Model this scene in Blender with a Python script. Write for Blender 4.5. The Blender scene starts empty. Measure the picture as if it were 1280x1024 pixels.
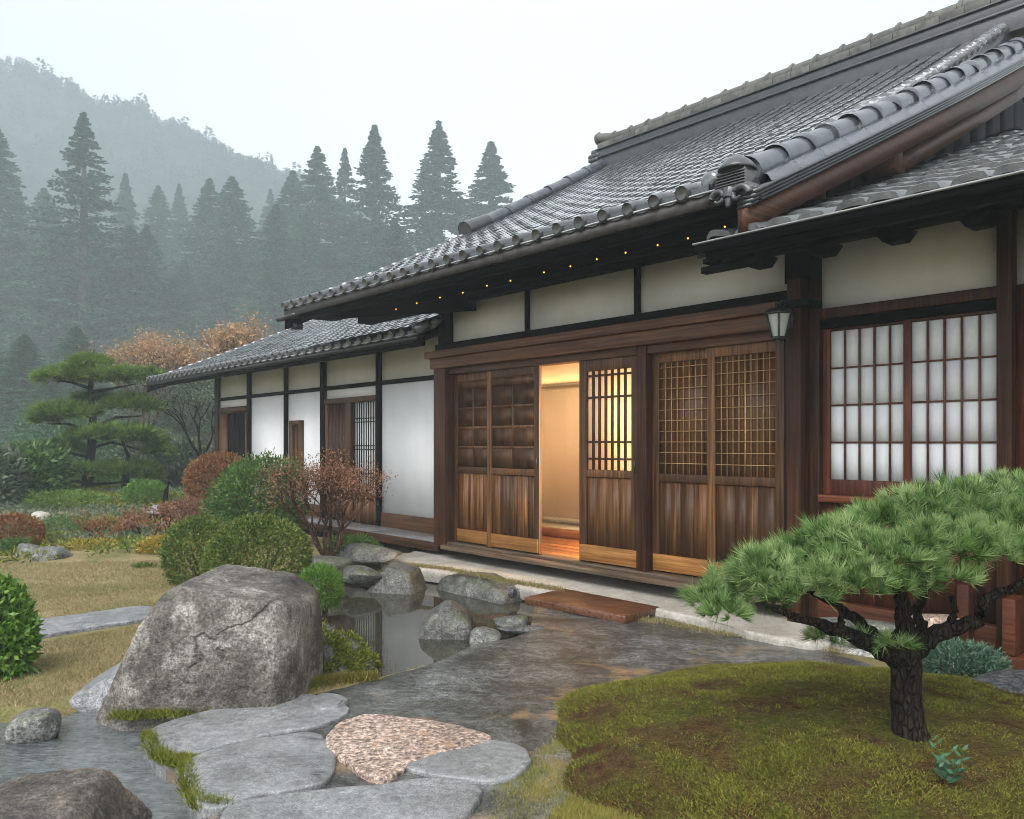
import bpy, math, random
import numpy as np
from mathutils import Vector, noise as mnoise

sc = bpy.context.scene
COL = sc.collection
R = math.radians
PI = math.pi

# ------------------------------------------------------------------ camera, sky, sun, exposure
FOC, CX, HY, CZ = 1004.0, 640.0, 554.0, 1.27      # focal length in photo pixels, principal column, horizon row, eye height
cam_d = bpy.data.cameras.new('camera')
cam_d.sensor_width = 36.0
cam_d.lens = 36.0 * FOC / 1280.0
cam_d.shift_y = (HY - 512.0) / 1280.0
cam_d.clip_start = 0.05
cam_d.clip_end = 3000
cam = bpy.data.objects.new('camera', cam_d)
cam.location = (0, 0, CZ)
cam.rotation_euler = (R(90), 0, 0)
COL.objects.link(cam)
sc.camera = cam

SUN_EL, SUN_AZ = R(52), R(205)                     # azimuth clockwise from +Y: behind the camera, a little to the left
world = bpy.data.worlds.new('World')
sc.world = world
world.use_nodes = True
wn = world.node_tree
wn.nodes.clear()
w_out = wn.nodes.new('ShaderNodeOutputWorld')
w_add = wn.nodes.new('ShaderNodeAddShader')
w_sky = wn.nodes.new('ShaderNodeTexSky')
w_sky.sky_type = 'NISHITA'
w_sky.sun_disc = False
w_sky.sun_elevation = SUN_EL
w_sky.sun_rotation = SUN_AZ
w_b1 = wn.nodes.new('ShaderNodeBackground')
w_b1.inputs['Strength'].default_value = 0.05
wn.links.new(w_sky.outputs[0], w_b1.inputs['Color'])
# the overcast: a pale cloud layer with soft large mottling
w_tc = wn.nodes.new('ShaderNodeTexCoord')
w_no = wn.nodes.new('ShaderNodeTexNoise')
w_no.inputs['Scale'].default_value = 1.6
w_no.inputs['Detail'].default_value = 3
wn.links.new(w_tc.outputs['Generated'], w_no.inputs['Vector'])
w_cr = wn.nodes.new('ShaderNodeValToRGB')
w_cr.color_ramp.elements[0].position = 0.3
w_cr.color_ramp.elements[0].color = (0.93, 0.89, 0.862, 1)
w_cr.color_ramp.elements[1].position = 0.7
w_cr.color_ramp.elements[1].color = (1.0, 0.95, 0.918, 1)
wn.links.new(w_no.outputs['Fac'], w_cr.inputs['Fac'])
w_b2 = wn.nodes.new('ShaderNodeBackground')
w_b2.inputs['Strength'].default_value = 0.59
wn.links.new(w_cr.outputs['Color'], w_b2.inputs['Color'])
wn.links.new(w_b1.outputs[0], w_add.inputs[0])
wn.links.new(w_b2.outputs[0], w_add.inputs[1])
wn.links.new(w_add.outputs[0], w_out.inputs['Surface'])

sun_d = bpy.data.lights.new('sun', 'SUN')
sun_d.energy = 1.5
sun_d.angle = R(40)
sun_d.color = (1.0, 0.97, 0.93)
sun = bpy.data.objects.new('sun', sun_d)
COL.objects.link(sun)
sd = Vector((math.sin(SUN_AZ) * math.cos(SUN_EL), math.cos(SUN_AZ) * math.cos(SUN_EL), math.sin(SUN_EL)))
sun.rotation_euler = sd.to_track_quat('Z', 'Y').to_euler()
sun.location = (0, 0, 30)

sc.view_settings.view_transform = 'Standard'
sc.view_settings.look = 'None'
sc.view_settings.gamma = 1
sc.view_settings.use_curve_mapping = False
sc.view_settings.exposure = 1.55
cy = sc.cycles
cy.use_denoising = True
cy.denoiser = 'OPENIMAGEDENOISE'
cy.max_bounces = 6
cy.diffuse_bounces = 3
cy.glossy_bounces = 3
cy.transmission_bounces = 4
cy.volume_bounces = 1
cy.pixel_filter_type = 'BLACKMAN_HARRIS'
cy.filter_width = 0.95
cy.use_adaptive_sampling = True
cy.adaptive_threshold = 0.01

HAZE_DENSITY = 0.0031
HAZE_COLOR = (0.565, 0.66, 0.695, 1)

# ------------------------------------------------------------------ placing: pixel of the photo -> point of the place
def P(u, v, d):                                    # the point seen at pixel (u, v), d metres away
    return Vector(((u - CX) / FOC * d, d, CZ + (HY - v) / FOC * d))
def G(u, v, z=-0.25):                              # the point seen at pixel (u, v) on the level z
    d = (z - CZ) / ((HY - v) / FOC)
    return Vector(((u - CX) / FOC * d, d, z))

# ------------------------------------------------------------------ mesh helpers
class MB:
    """collects primitives for ONE mesh"""
    def __init__(self, seed=0):
        self.V = []; self.F = {}; self.R = []; self.n = 0
        self.rg = random.Random(seed)
    def add(self, V, polys, rnd=None):
        V = np.asarray(V, dtype=np.float64).reshape(-1, 3)
        if rnd is None: rnd = self.rg.random()
        self.V.append(V)
        self.R.append(np.broadcast_to(np.asarray(rnd, dtype=np.float64), (len(V),)).copy())
        for p in polys:
            p = np.asarray(p, dtype=np.int64)
            if p.ndim == 1: p = p[None, :]
            self.F.setdefault(p.shape[1], []).append(p + self.n)
        self.n += len(V)
    def box(self, x0, x1, y0, y1, z0, z1, rnd=None):
        V = [(x0,y0,z0),(x1,y0,z0),(x1,y1,z0),(x0,y1,z0),(x0,y0,z1),(x1,y0,z1),(x1,y1,z1),(x0,y1,z1)]
        self.add(V, [[(0,3,2,1),(4,5,6,7),(0,1,5,4),(1,2,6,5),(2,3,7,6),(3,0,4,7)]], rnd)
    def hexa(self, A, B, rnd=None):                # two quads (lists of 4 points) joined into a solid
        self.add(list(A) + list(B), [[(0,3,2,1),(4,5,6,7),(0,1,5,4),(1,2,6,5),(2,3,7,6),(3,0,4,7)]], rnd)
    def tube(self, pts, rad, n=8, cap=True, rnd=None, squash=1.0):
        pts = [Vector(p) for p in pts]
        if not hasattr(rad, '__len__'): rad = [rad] * len(pts)
        V = []; up = Vector((0, 0, 1))
        for i, p in enumerate(pts):
            t = (pts[min(i + 1, len(pts) - 1)] - pts[max(i - 1, 0)])
            if t.length < 1e-9: t = Vector((0, 0, 1))
            t.normalize()
            ref = up if abs(t.z) < 0.95 else Vector((1, 0, 0))
            a = t.cross(ref).normalized(); b = a.cross(t).normalized()
            for k in range(n):
                th = 2 * PI * k / n
                V.append(p + (a * math.cos(th) + b * math.sin(th) * squash) * rad[i])
        F = []
        for i in range(len(pts) - 1):
            for k in range(n):
                k2 = (k + 1) % n
                F.append((i*n+k, i*n+k2, (i+1)*n+k2, (i+1)*n+k))
        self.add([tuple(v) for v in V], [F], rnd)
        if cap:
            m = self.n - len(V)
            self.F.setdefault(n, []).append(np.array([[m + k for k in range(n)][::-1]]))
            self.F.setdefault(n, []).append(np.array([[m + (len(pts)-1)*n + k for k in range(n)]]))
    def lathe(self, prof, c=(0,0,0), n=20, rnd=None, a0=0.0, a1=2*PI):
        V = []
        full = abs(a1 - a0 - 2*PI) < 1e-6
        m = n if full else n + 1
        for (r, z) in prof:
            for k in range(m):
                th = a0 + (a1 - a0) * k / n
                V.append((c[0] + r*math.cos(th), c[1] + r*math.sin(th), c[2] + z))
        F = []
        for i in range(len(prof) - 1):
            for k in range(n):
                k2 = (k + 1) % m
                F.append((i*m+k, i*m+k2, (i+1)*m+k2, (i+1)*m+k))
        self.add(V, [F], rnd)
    def build(self, name, mat, parent=None, smooth=False, bevel=0):
        me = bpy.data.meshes.new(name)
        V = np.concatenate(self.V) if self.V else np.zeros((0, 3))
        fill(me, V, [np.concatenate(v) for v in self.F.values()], np.concatenate(self.R) if self.R else None, smooth)
        o = link(name, me, mat, parent)
        if bevel:
            b = o.modifiers.new('bevel', 'BEVEL'); b.width = bevel; b.segments = 2; b.limit_method = 'ANGLE'
        return o

def fill(me, V, polys, rnd=None, smooth=False):
    V = np.asarray(V, dtype=np.float32)
    me.vertices.add(len(V)); me.vertices.foreach_set('co', V.ravel())
    loops = np.concatenate([p.ravel() for p in polys]).astype(np.int32)
    tot = np.concatenate([np.full(len(p), p.shape[1], dtype=np.int32) for p in polys])
    st = np.concatenate([[0], np.cumsum(tot)[:-1]]).astype(np.int32)
    me.loops.add(len(loops)); me.loops.foreach_set('vertex_index', loops)
    me.polygons.add(len(tot)); me.polygons.foreach_set('loop_start', st); me.polygons.foreach_set('loop_total', tot)
    if smooth: me.polygons.foreach_set('use_smooth', np.ones(len(tot), dtype=bool))
    if rnd is not None:
        at = me.attributes.new('rnd', 'FLOAT', 'POINT')
        at.data.foreach_set('value', np.asarray(rnd, dtype=np.float32))
    me.update(calc_edges=True); me.validate()

def link(name, me, mat, parent=None):
    o = bpy.data.objects.new(name, me); COL.objects.link(o)
    if mat is not None: me.materials.append(mat)
    if parent is not None: o.parent = parent
    return o
def mesh_obj(name, V, polys, mat, parent=None, rnd=None, smooth=False):
    me = bpy.data.meshes.new(name)
    fill(me, V, polys, rnd, smooth)
    return link(name, me, mat, parent)
def tag(o, label=None, cat=None, group=None, kind=None):
    if label: o['label'] = label
    if cat: o['category'] = cat
    if group: o['group'] = group
    if kind: o['kind'] = kind
    return o
def empty(name, loc, label, cat, group=None, rz=0):
    o = bpy.data.objects.new(name, None); COL.objects.link(o)
    o.location = loc; o.rotation_euler = (0, 0, rz); o.empty_display_size = 0.2
    return tag(o, label, cat, group)

# ------------------------------------------------------------------ materials
class NT:
    def __init__(self, name):
        self.m = bpy.data.materials.new(name); self.m.use_nodes = True
        self.t = self.m.node_tree; self.t.nodes.clear()
        self.out = self.t.nodes.new('ShaderNodeOutputMaterial')
        self.tc = self.t.nodes.new('ShaderNodeTexCoord')
    def n(self, typ, **kw):
        nd = self.t.nodes.new('ShaderNode' + typ)
        for k, v in kw.items():
            if hasattr(nd, k) and k not in nd.inputs: setattr(nd, k, v)
            else: self.set(nd.inputs[k], v)
        return nd
    def set(self, sock, v):
        if isinstance(v, bpy.types.NodeSocket): self.t.links.new(v, sock)
        else:
            if sock.type == 'RGBA' and len(v) == 3: v = (*v, 1)
            sock.default_value = v
    def coord(self, scale=(1,1,1), which='Object', rot=(0,0,0)):
        mp = self.n('Mapping'); self.set(mp.inputs['Vector'], self.tc.outputs[which])
        mp.inputs['Scale'].default_value = scale; mp.inputs['Rotation'].default_value = rot
        return mp.outputs[0]
    def noise(self, vec, scale, detail=4, rough=0.55, dist=0.0):
        nd = self.n('TexNoise'); self.set(nd.inputs['Vector'], vec)
        nd.inputs['Scale'].default_value = scale; nd.inputs['Detail'].default_value = detail
        nd.inputs['Roughness'].default_value = rough; nd.inputs['Distortion'].default_value = dist
        return nd.outputs['Fac']
    def voro(self, vec, scale, feature='F1', out='Distance'):
        nd = self.n('TexVoronoi'); nd.feature = feature; self.set(nd.inputs['Vector'], vec)
        nd.inputs['Scale'].default_value = scale
        return nd.outputs[out]
    def ramp(self, fac, stops):
        nd = self.n('ValToRGB'); self.set(nd.inputs['Fac'], fac); e = nd.color_ramp.elements
        while len(e) < len(stops): e.new(0.5)
        for i, (p, c) in enumerate(stops):
            e[i].position = p
            e[i].color = (*c, 1) if hasattr(c, '__len__') else (c, c, c, 1)
        return nd.outputs['Color']
    def mix(self, fac, a, b, mode='MIX'):
        nd = self.n('MixRGB', blend_type=mode)
        self.set(nd.inputs['Fac'], fac); self.set(nd.inputs['Color1'], a); self.set(nd.inputs['Color2'], b)
        return nd.outputs[0]
    def math(self, op, a, b=0.5):
        nd = self.n('Math', operation=op); self.set(nd.inputs[0], a); self.set(nd.inputs[1], b)
        return nd.outputs[0]
    def rnd(self):
        return self.n('Attribute', attribute_name='rnd').outputs['Fac']
    def bump(self, h, strength=0.3, dist=0.02):
        nd = self.n('Bump'); self.set(nd.inputs['Height'], h)
        nd.inputs['Strength'].default_value = strength; nd.inputs['Distance'].default_value = dist
        return nd.outputs[0]
    def bsdf(self, color, rough=0.6, spec=0.4, normal=None, **kw):
        b = self.n('BsdfPrincipled')
        self.set(b.inputs['Base Color'], color); self.set(b.inputs['Roughness'], rough)
        self.set(b.inputs['Specular IOR Level'], spec)
        if normal is not None: self.set(b.inputs['Normal'], normal)
        for k, v in kw.items(): self.set(b.inputs[k.replace('_', ' ')], v)
        return b.outputs[0]
    def done(self, sh):
        self.t.links.new(sh, self.out.inputs['Surface']); return self.m

def wood(name, dark, mid, light, axis='z', rough=0.48, spec=0.35, fine=1.0):
    t = NT(name)
    st = {'x': (1.1, 42, 42), 'y': (42, 1.1, 42), 'z': (42, 42, 1.1)}[axis]
    st2 = {'x': (4, 170, 170), 'y': (170, 4, 170), 'z': (170, 170, 4)}[axis]
    r = t.rnd()
    off = t.n('CombineXYZ'); t.set(off.inputs[0], t.math('MULTIPLY', r, 37.0)); t.set(off.inputs[1], t.math('MULTIPLY', r, 17.0)); t.set(off.inputs[2], t.math('MULTIPLY', r, 71.0))
    va = t.n('VectorMath', operation='ADD'); t.set(va.inputs[0], t.tc.outputs['Object']); t.set(va.inputs[1], off.outputs[0])
    m1 = t.n('Mapping'); t.set(m1.inputs['Vector'], va.outputs[0]); m1.inputs['Scale'].default_value = st
    m2 = t.n('Mapping'); t.set(m2.inputs['Vector'], va.outputs[0]); m2.inputs['Scale'].default_value = st2
    g = t.noise(m1.outputs[0], 1.0, 5, 0.6, 0.6)
    f = t.noise(m2.outputs[0], 1.0, 3, 0.6)
    c = t.ramp(g, [(0.32, dark), (0.52, mid), (0.72, light)])
    c = t.mix(0.55 * fine, c, t.ramp(f, [(0.3, 0.35), (0.65, 1.0)]), 'MULTIPLY')
    big = t.noise(t.tc.outputs['Object'], 1.7, 3)
    c = t.mix(0.5, c, t.ramp(big, [(0.35, 0.55), (0.65, 1.15)]), 'MULTIPLY')
    hv = t.n('HueSaturation'); t.set(hv.inputs['Color'], c)
    t.set(hv.inputs['Value'], t.math('ADD', t.math('MULTIPLY', r, 0.95), 0.50))
    nb = t.bump(f, 0.25, 0.004)
    rr = t.math('ADD', t.math('MULTIPLY', g, 0.3), rough - 0.15)
    return t.done(t.bsdf(hv.outputs[0], rr, spec, nb))

M = {}
M['wood_v'] = wood('brown_wood_upright', (0.036, 0.014, 0.005), (0.120, 0.053, 0.018), (0.23, 0.105, 0.038), 'z', spec=0.25)
M['wood_h'] = wood('brown_wood_level', (0.030, 0.012, 0.005), (0.085, 0.036, 0.014), (0.155, 0.068, 0.027), 'x', spec=0.25)
M['plank'] = wood('door_plank_wood', (0.030, 0.011, 0.003), (0.130, 0.055, 0.016), (0.30, 0.135, 0.043), 'z', spec=0.28)
M['plank_dark'] = wood('dark_panel_wood', (0.020, 0.008, 0.003), (0.070, 0.029, 0.010), (0.13, 0.056, 0.020), 'z', spec=0.2)
M['kick'] = wood('pale_kick_board_wood', (0.15, 0.060, 0.014), (0.30, 0.135, 0.035), (0.42, 0.22, 0.07), 'x', spec=0.2, fine=0.6)
M['post'] = wood('post_wood', (0.016, 0.007, 0.0035), (0.050, 0.020, 0.009), (0.10, 0.043, 0.018), 'z', spec=0.14)
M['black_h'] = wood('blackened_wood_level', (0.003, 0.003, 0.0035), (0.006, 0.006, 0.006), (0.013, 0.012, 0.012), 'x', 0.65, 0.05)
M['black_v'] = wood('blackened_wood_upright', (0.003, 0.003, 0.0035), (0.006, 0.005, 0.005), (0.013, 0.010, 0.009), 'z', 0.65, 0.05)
M['red_v'] = wood('reddish_wood', (0.032, 0.010, 0.005), (0.085, 0.025, 0.012), (0.14, 0.045, 0.020), 'z', spec=0.2)
M['red_h'] = wood('reddish_wood_level', (0.045, 0.014, 0.006), (0.11, 0.034, 0.014), (0.17, 0.060, 0.026), 'x', spec=0.2)
M['barge'] = wood('weathered_gable_wood', (0.020, 0.008, 0.004), (0.065, 0.026, 0.012), (0.13, 0.055, 0.026), 'y', spec=0.2)
M['grey_wood'] = wood('weathered_sill_wood', (0.05, 0.032, 0.02), (0.12, 0.08, 0.05), (0.20, 0.145, 0.10), 'x', 0.4, 0.3)
M['floor_in'] = wood('polished_floor_wood', (0.24, 0.08, 0.02), (0.40, 0.15, 0.045), (0.52, 0.22, 0.08), 'x', 0.3)

def mk_tile(name, lo, hi, rough0, moss=0.2, coat=0.0, bs=0.35):
    t = NT(name)
    v = t.tc.outputs['Object']; r = t.rnd()
    n1 = t.noise(v, 9, 5, 0.65); n2 = t.noise(v, 55, 3, 0.6); n3 = t.noise(v, 1.3, 3)
    c = t.ramp(n1, [(0.3, lo), (0.7, hi)])
    c = t.mix(0.6, c, t.ramp(r, [(0.0, 0.55), (1.0, 1.35)]), 'MULTIPLY')
    c = t.mix(t.math('MULTIPLY', t.ramp(n3, [(0.5, 0.0), (0.72, 1.0)]), moss), c, (0.10, 0.105, 0.085))
    c = t.mix(t.ramp(n2, [(0.62, 0.0), (0.75, 0.35)]), c, (0.2, 0.21, 0.21))
    rr = t.math('ADD', t.math('MULTIPLY', n1, 0.34), t.math('ADD', t.math('MULTIPLY', r, 0.10), rough0 + 0.05))
    nb = t.bump(t.math('ADD', n1, t.math('MULTIPLY', n2, 0.5)), bs, 0.008)
    return t.done(t.bsdf(c, rr, 0.55, nb, Coat_Weight=coat, Coat_Roughness=0.10, Coat_IOR=1.6))
M['tile'] = mk_tile('wet_grey_roof_tile', (0.045, 0.051, 0.057), (0.12, 0.13, 0.14), 0.0, 0.2, 0.9, 0.22)
M['tile_rough'] = mk_tile('old_stone_roof_tile', (0.014, 0.017, 0.018), (0.070, 0.080, 0.082), 0.15, 0.3, 0.35, 1.0)
M['tile_round'] = mk_tile('smoked_round_tile', (0.028, 0.034, 0.042), (0.062, 0.072, 0.088), 0.06, 0.0, 0.35, 0.2)
M['tile_end'] = mk_tile('dark_round_end_tile', (0.016, 0.018, 0.02), (0.045, 0.05, 0.055), 0.10, 0.1, 0.5, 0.4)
M['ridge_stone'] = mk_tile('lichened_ridge_tile', (0.03, 0.03, 0.027), (0.115, 0.115, 0.10), 0.40, 0.8)
M['ridge_dark'] = mk_tile('dark_ridge_tile', (0.014, 0.016, 0.018), (0.042, 0.046, 0.052), 0.15, 0.1, 0.3)

def mk_plaster(name, c0, c1):
    t = NT(name); v = t.tc.outputs['Object']
    n = t.noise(v, 1.4, 5, 0.6); s = t.noise(t.coord((6, 6, 0.5)), 1.0, 4); f = t.noise(v, 160, 2)
    c = t.ramp(n, [(0.3, c0), (0.7, c1)])
    c = t.mix(0.16, c, t.ramp(s, [(0.30, 0.72), (0.6, 1.0)]), 'MULTIPLY')
    return t.done(t.bsdf(c, 0.85, 0.2, t.bump(f, 0.15, 0.003)))
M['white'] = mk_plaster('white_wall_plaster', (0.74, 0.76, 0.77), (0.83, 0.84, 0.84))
M['upper_plaster'] = mk_plaster('greyer_wall_plaster', (0.575, 0.58, 0.555), (0.675, 0.68, 0.655))  # greyer and darker than the white plaster, for the upper bands
M['room'] = mk_plaster('ochre_room_plaster', (0.70, 0.60, 0.48), (0.77, 0.67, 0.54))

def mk_simple(name, c, rough=0.5, spec=0.4, sc_=20, var=0.3, bump=0.1, metal=0.0):
    t = NT(name); v = t.tc.outputs['Object']; n = t.noise(v, sc_, 4)
    cc = t.mix(1.0, c, t.ramp(n, [(0.3, 1 - var), (0.7, 1 + var)]), 'MULTIPLY')
    return t.done(t.bsdf(cc, rough, spec, t.bump(n, bump, 0.004), Metallic=metal))
M['metal'] = mk_simple('dark_painted_metal', (0.02, 0.021, 0.022), 0.35, 0.5)
M['gutter'] = mk_simple('wet_black_gutter', (0.012, 0.013, 0.015), 0.30, 0.45, 8, 0.4)
M['fascia'] = mk_simple('weathered_fascia', (0.038, 0.034, 0.032), 0.5, 0.3, 12, 0.5)
M['edge_highlight'] = mk_simple('pale_drip_glint', (0.30, 0.31, 0.32), 0.22, 0.6, 8, 0.3)  # pale colour carries the bright highlight line along the eave
M['joint_shade'] = mk_simple('matt_joint_shade', (0.020, 0.022, 0.024), 0.7, 0.15, 30, 0.6)  # dark colour stands in for the shade between tiles
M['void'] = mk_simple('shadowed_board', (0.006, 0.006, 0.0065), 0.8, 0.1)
M['gold_bar'] = mk_simple('honey_lattice_wood', (0.30, 0.19, 0.085), 0.5, 0.3)
M['bar'] = mk_simple('dark_lattice_wood', (0.05, 0.022, 0.012), 0.5, 0.3)
M['red_bar'] = mk_simple('reddish_lattice_wood', (0.10, 0.038, 0.022), 0.5, 0.3)

def mk_paper(name, c, transl):
    t = NT(name); s = t.noise(t.coord((60, 60, 1.2)), 1.0, 3, 0.6)
    cc = t.mix(0.35, c, t.ramp(s, [(0.3, 0.78), (0.6, 1.0)]), 'MULTIPLY')
    d = t.n('BsdfDiffuse'); t.set(d.inputs[0], cc)
    tr = t.n('BsdfTranslucent'); t.set(tr.inputs[0], cc)
    mx = t.n('MixShader'); mx.inputs[0].default_value = transl
    t.t.links.new(d.outputs[0], mx.inputs[1]); t.t.links.new(tr.outputs[0], mx.inputs[2])
    return t.done(mx.outputs[0])
M['paper'] = mk_paper('white_screen_paper', (0.66, 0.68, 0.68), 0.05)
M['paper_lit'] = mk_paper('warm_screen_paper', (0.82, 0.70, 0.54), 0.42)

def mk_stone(name, cols, sp_scale=70, moss=0.0, rough=0.75, bumps=0.5, warm=None, wet=0.0, spec=0.35, crack=0.0, k=1.0):
    """speckled granite: cols = dark patch, body, pale patch"""
    t = NT(name); v = t.tc.outputs['Object']
    n1 = t.noise(v, 2.6, 6, 0.68, 0.3); n2 = t.noise(v, 24, 5, 0.7); n3 = t.noise(v, sp_scale, 3, 0.7)
    vo = t.voro(v, sp_scale * 1.3)
    c = t.ramp(n1, [(0.32, cols[0]), (0.50, cols[1]), (0.68, cols[2])])
    c = t.mix(0.85*k, c, t.ramp(n2, [(0.33, 0.35), (0.52, 0.95), (0.7, 1.5)]), 'MULTIPLY')
    c = t.mix(0.75*k, c, t.ramp(n3, [(0.36, 0.3), (0.5, 1.0), (0.64, 1.8)]), 'MULTIPLY')
    c = t.mix(t.ramp(vo, [(0.10, 0.55), (0.24, 0.0)]), c, (0.045, 0.043, 0.04))
    if warm:
        w = t.noise(v, warm[1], 4, 0.6, 0.4)
        c = t.mix(t.ramp(w, [(warm[2], 0.0), (warm[2] + 0.13, 0.75)]), c, warm[0])
    if moss:
        g = t.n('NewGeometry'); sx = t.n('SeparateXYZ'); t.set(sx.inputs[0], g.outputs['Normal'])
        mo = t.math('MULTIPLY', t.ramp(t.noise(v, 5, 5, 0.7), [(0.5, 0.0), (0.62, 1.0)]), t.math('MULTIPLY', t.ramp(sx.outputs[2], [(0.1, 0.2), (0.7, 1.0)]), moss))
        c = t.mix(mo, c, (0.06, 0.085, 0.02))
    h = t.math('ADD', t.math('MULTIPLY', n2, 1.0), t.math('MULTIPLY', n3, 0.5))
    if crack:
        wv = t.n('VectorMath', operation='ADD'); t.set(wv.inputs[0], v)
        nv = t.n('TexNoise'); t.set(nv.inputs['Vector'], v); nv.inputs['Scale'].default_value = 3.0; nv.inputs['Detail'].default_value = 5
        sc_ = t.n('VectorMath', operation='SCALE'); t.set(sc_.inputs[0], nv.outputs['Color']); sc_.inputs['Scale'].default_value = .55
        t.set(wv.inputs[1], sc_.outputs[0])
        ed = t.voro(wv.outputs[0], crack, 'DISTANCE_TO_EDGE')
        line = t.math('MULTIPLY', t.ramp(ed, [(0.0, 1.0), (0.022, 0.0)]), t.ramp(t.noise(v, 1.9, 3), [(0.50, 0.0), (0.60, 0.6)]))
        c = t.mix(line, c, (0.022, 0.019, 0.016)); h = t.math('SUBTRACT', h, t.math('MULTIPLY', line, 1.2))
    rr = rough if not wet else t.ramp(t.noise(v, 1.7, 4, 0.6), [(0.35, max(rough - wet, 0.04)), (0.62, rough)])
    return t.done(t.bsdf(c, rr, spec, t.bump(h, bumps, 0.02)))
M['boulder'] = mk_stone('lichened_boulder_granite', [(0.022, 0.019, 0.016), (0.115, 0.103, 0.088), (0.34, 0.325, 0.30)], 75, 0.12, 0.55, 0.7, warm=((0.17, 0.13, 0.095), 2.6, 0.60), crack=1.2)
M['rock'] = mk_stone('grey_garden_rock', [(0.05, 0.05, 0.046), (0.13, 0.13, 0.12), (0.27, 0.27, 0.255)], 65, 0.35, 0.6, 0.7)
M['rock_wet'] = mk_stone('wet_bank_rock', [(0.03, 0.03, 0.027), (0.09, 0.09, 0.082), (0.20, 0.20, 0.185)], 65, 0.5, 0.45, 0.7)
M['rock_brown'] = mk_stone('brown_foreground_rock', [(0.022, 0.018, 0.014), (0.08, 0.068, 0.056), (0.22, 0.20, 0.175)], 80, 0.1, 0.55, 0.8, warm=((0.24, 0.13, 0.07), 3.0, 0.56))
M['rock_dark'] = mk_stone('dark_smooth_rock', [(0.05, 0.05, 0.05), (0.085, 0.088, 0.09), (0.13, 0.135, 0.14)], 50, 0.1, 0.5, 0.5)
M['flag'] = mk_stone('wet_grey_flagstone', [(0.125, 0.13, 0.13), (0.19, 0.197, 0.198), (0.265, 0.272, 0.275)], 130, 0.08, 0.36, 0.35, wet=0.18, spec=0.5, crack=0.9, k=0.6)
M['flag_pink'] = mk_stone('pinkish_flagstone', [(0.24, 0.175, 0.14), (0.34, 0.255, 0.205), (0.43, 0.34, 0.285)], 48, 0.0, 0.5, 0.7, warm=((0.38, 0.225, 0.13), 7, 0.57))
M['terrace'] = mk_stone('wet_stone_paving', [(0.022, 0.024, 0.021), (0.072, 0.075, 0.070), (0.15, 0.155, 0.152)], 110, 0.10, 0.22, 0.30, warm=((0.30, 0.19, 0.09), 2.1, 0.575), wet=0.17, spec=0.55)
M['pale_pave'] = mk_stone('pale_worn_paving', [(0.27, 0.25, 0.21), (0.35, 0.33, 0.285), (0.43, 0.41, 0.365)], 110, 0.0, 0.5, 0.12, k=0.45)
M['slab'] = mk_stone('grey_path_slab', [(0.14, 0.145, 0.15), (0.19, 0.195, 0.20), (0.25, 0.255, 0.26)], 120, 0.0, 0.32, 0.2)
M['gravel'] = mk_stone('pale_gravel', [(0.30, 0.29, 0.27), (0.50, 0.49, 0.47), (0.66, 0.65, 0.63)], 45, 0.0, 0.8, 1.0)
M['deck'] = mk_simple('wet_grey_deck', (0.15, 0.155, 0.16), 0.25, 0.5, 6, 0.25)

def mk_ground():
    t = NT('lawn_soil'); v = t.tc.outputs['Object']
    n1 = t.noise(v, 0.9, 5, 0.6); n2 = t.noise(v, 5, 5, 0.7); n3 = t.noise(v, 70, 3, 0.7)
    c = t.ramp(n1, [(0.35, (0.12, 0.13, 0.04)), (0.5, (0.22, 0.18, 0.085)), (0.65, (0.30, 0.235, 0.13))])
    c = t.mix(0.7, c, t.ramp(n2, [(0.3, 0.55), (0.7, 1.25)]), 'MULTIPLY')
    c = t.mix(0.7, c, t.ramp(n3, [(0.35, 0.45), (0.65, 1.35)]), 'MULTIPLY')
    return t.done(t.bsdf(c, 0.9, 0.15, t.bump(n3, 0.6, 0.02)))
M['ground'] = mk_ground()

def mk_leaf(name, cols, trans=0.25, rough=0.55, spec=0.3, patch=1.2):
    """leaf colour by the leaf's own random number and by large patches of older and younger growth"""
    t = NT(name); r = t.rnd(); v = t.tc.outputs['Object']
    n = t.noise(v, patch, 3, 0.6)
    k = t.math('ADD', t.math('MULTIPLY', r, 0.65), t.math('MULTIPLY', t.math('SUBTRACT', n, 0.32), 1.0))
    c = t.ramp(k, [(0.05 + 0.9 * i / (len(cols) - 1), c_) for i, c_ in enumerate(cols)])
    b = t.bsdf(c, rough, spec)
    tr = t.n('BsdfTranslucent'); t.set(tr.inputs[0], c)
    mx = t.n('MixShader'); mx.inputs[0].default_value = trans
    t.t.links.new(b, mx.inputs[1]); t.t.links.new(tr.outputs[0], mx.inputs[2])
    return t.done(mx.outputs[0])
M['needle'] = mk_leaf('blue_green_pine_needle', [(0.020, 0.042, 0.010), (0.095, 0.185, 0.045), (0.23, 0.335, 0.125), (0.44, 0.52, 0.25)], 0.25, 0.6, 0.14, patch=9)
M['needle2'] = mk_leaf('garden_pine_needle', [(0.030, 0.06, 0.008), (0.09, 0.16, 0.022), (0.20, 0.29, 0.05)], 0.2, patch=1.6)
M['cedar'] = mk_leaf('cedar_foliage', [(0.016, 0.046, 0.028), (0.036, 0.092, 0.050), (0.075, 0.145, 0.07)], 0.15, patch=0.2)
M['cedar2'] = mk_leaf('broad_crown_foliage', [(0.024, 0.064, 0.030), (0.055, 0.125, 0.055), (0.11, 0.20, 0.08)], 0.15, patch=0.3)
M['shrub'] = mk_leaf('clipped_shrub_leaf', [(0.022, 0.045, 0.008), (0.065, 0.112, 0.015), (0.13, 0.175, 0.03), (0.22, 0.22, 0.05)], 0.2, patch=2.0)
M['shrub_g'] = mk_leaf('green_shrub_leaf', [(0.025, 0.065, 0.012), (0.06, 0.13, 0.025), (0.13, 0.21, 0.06)], 0.2, patch=2.0)
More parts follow.
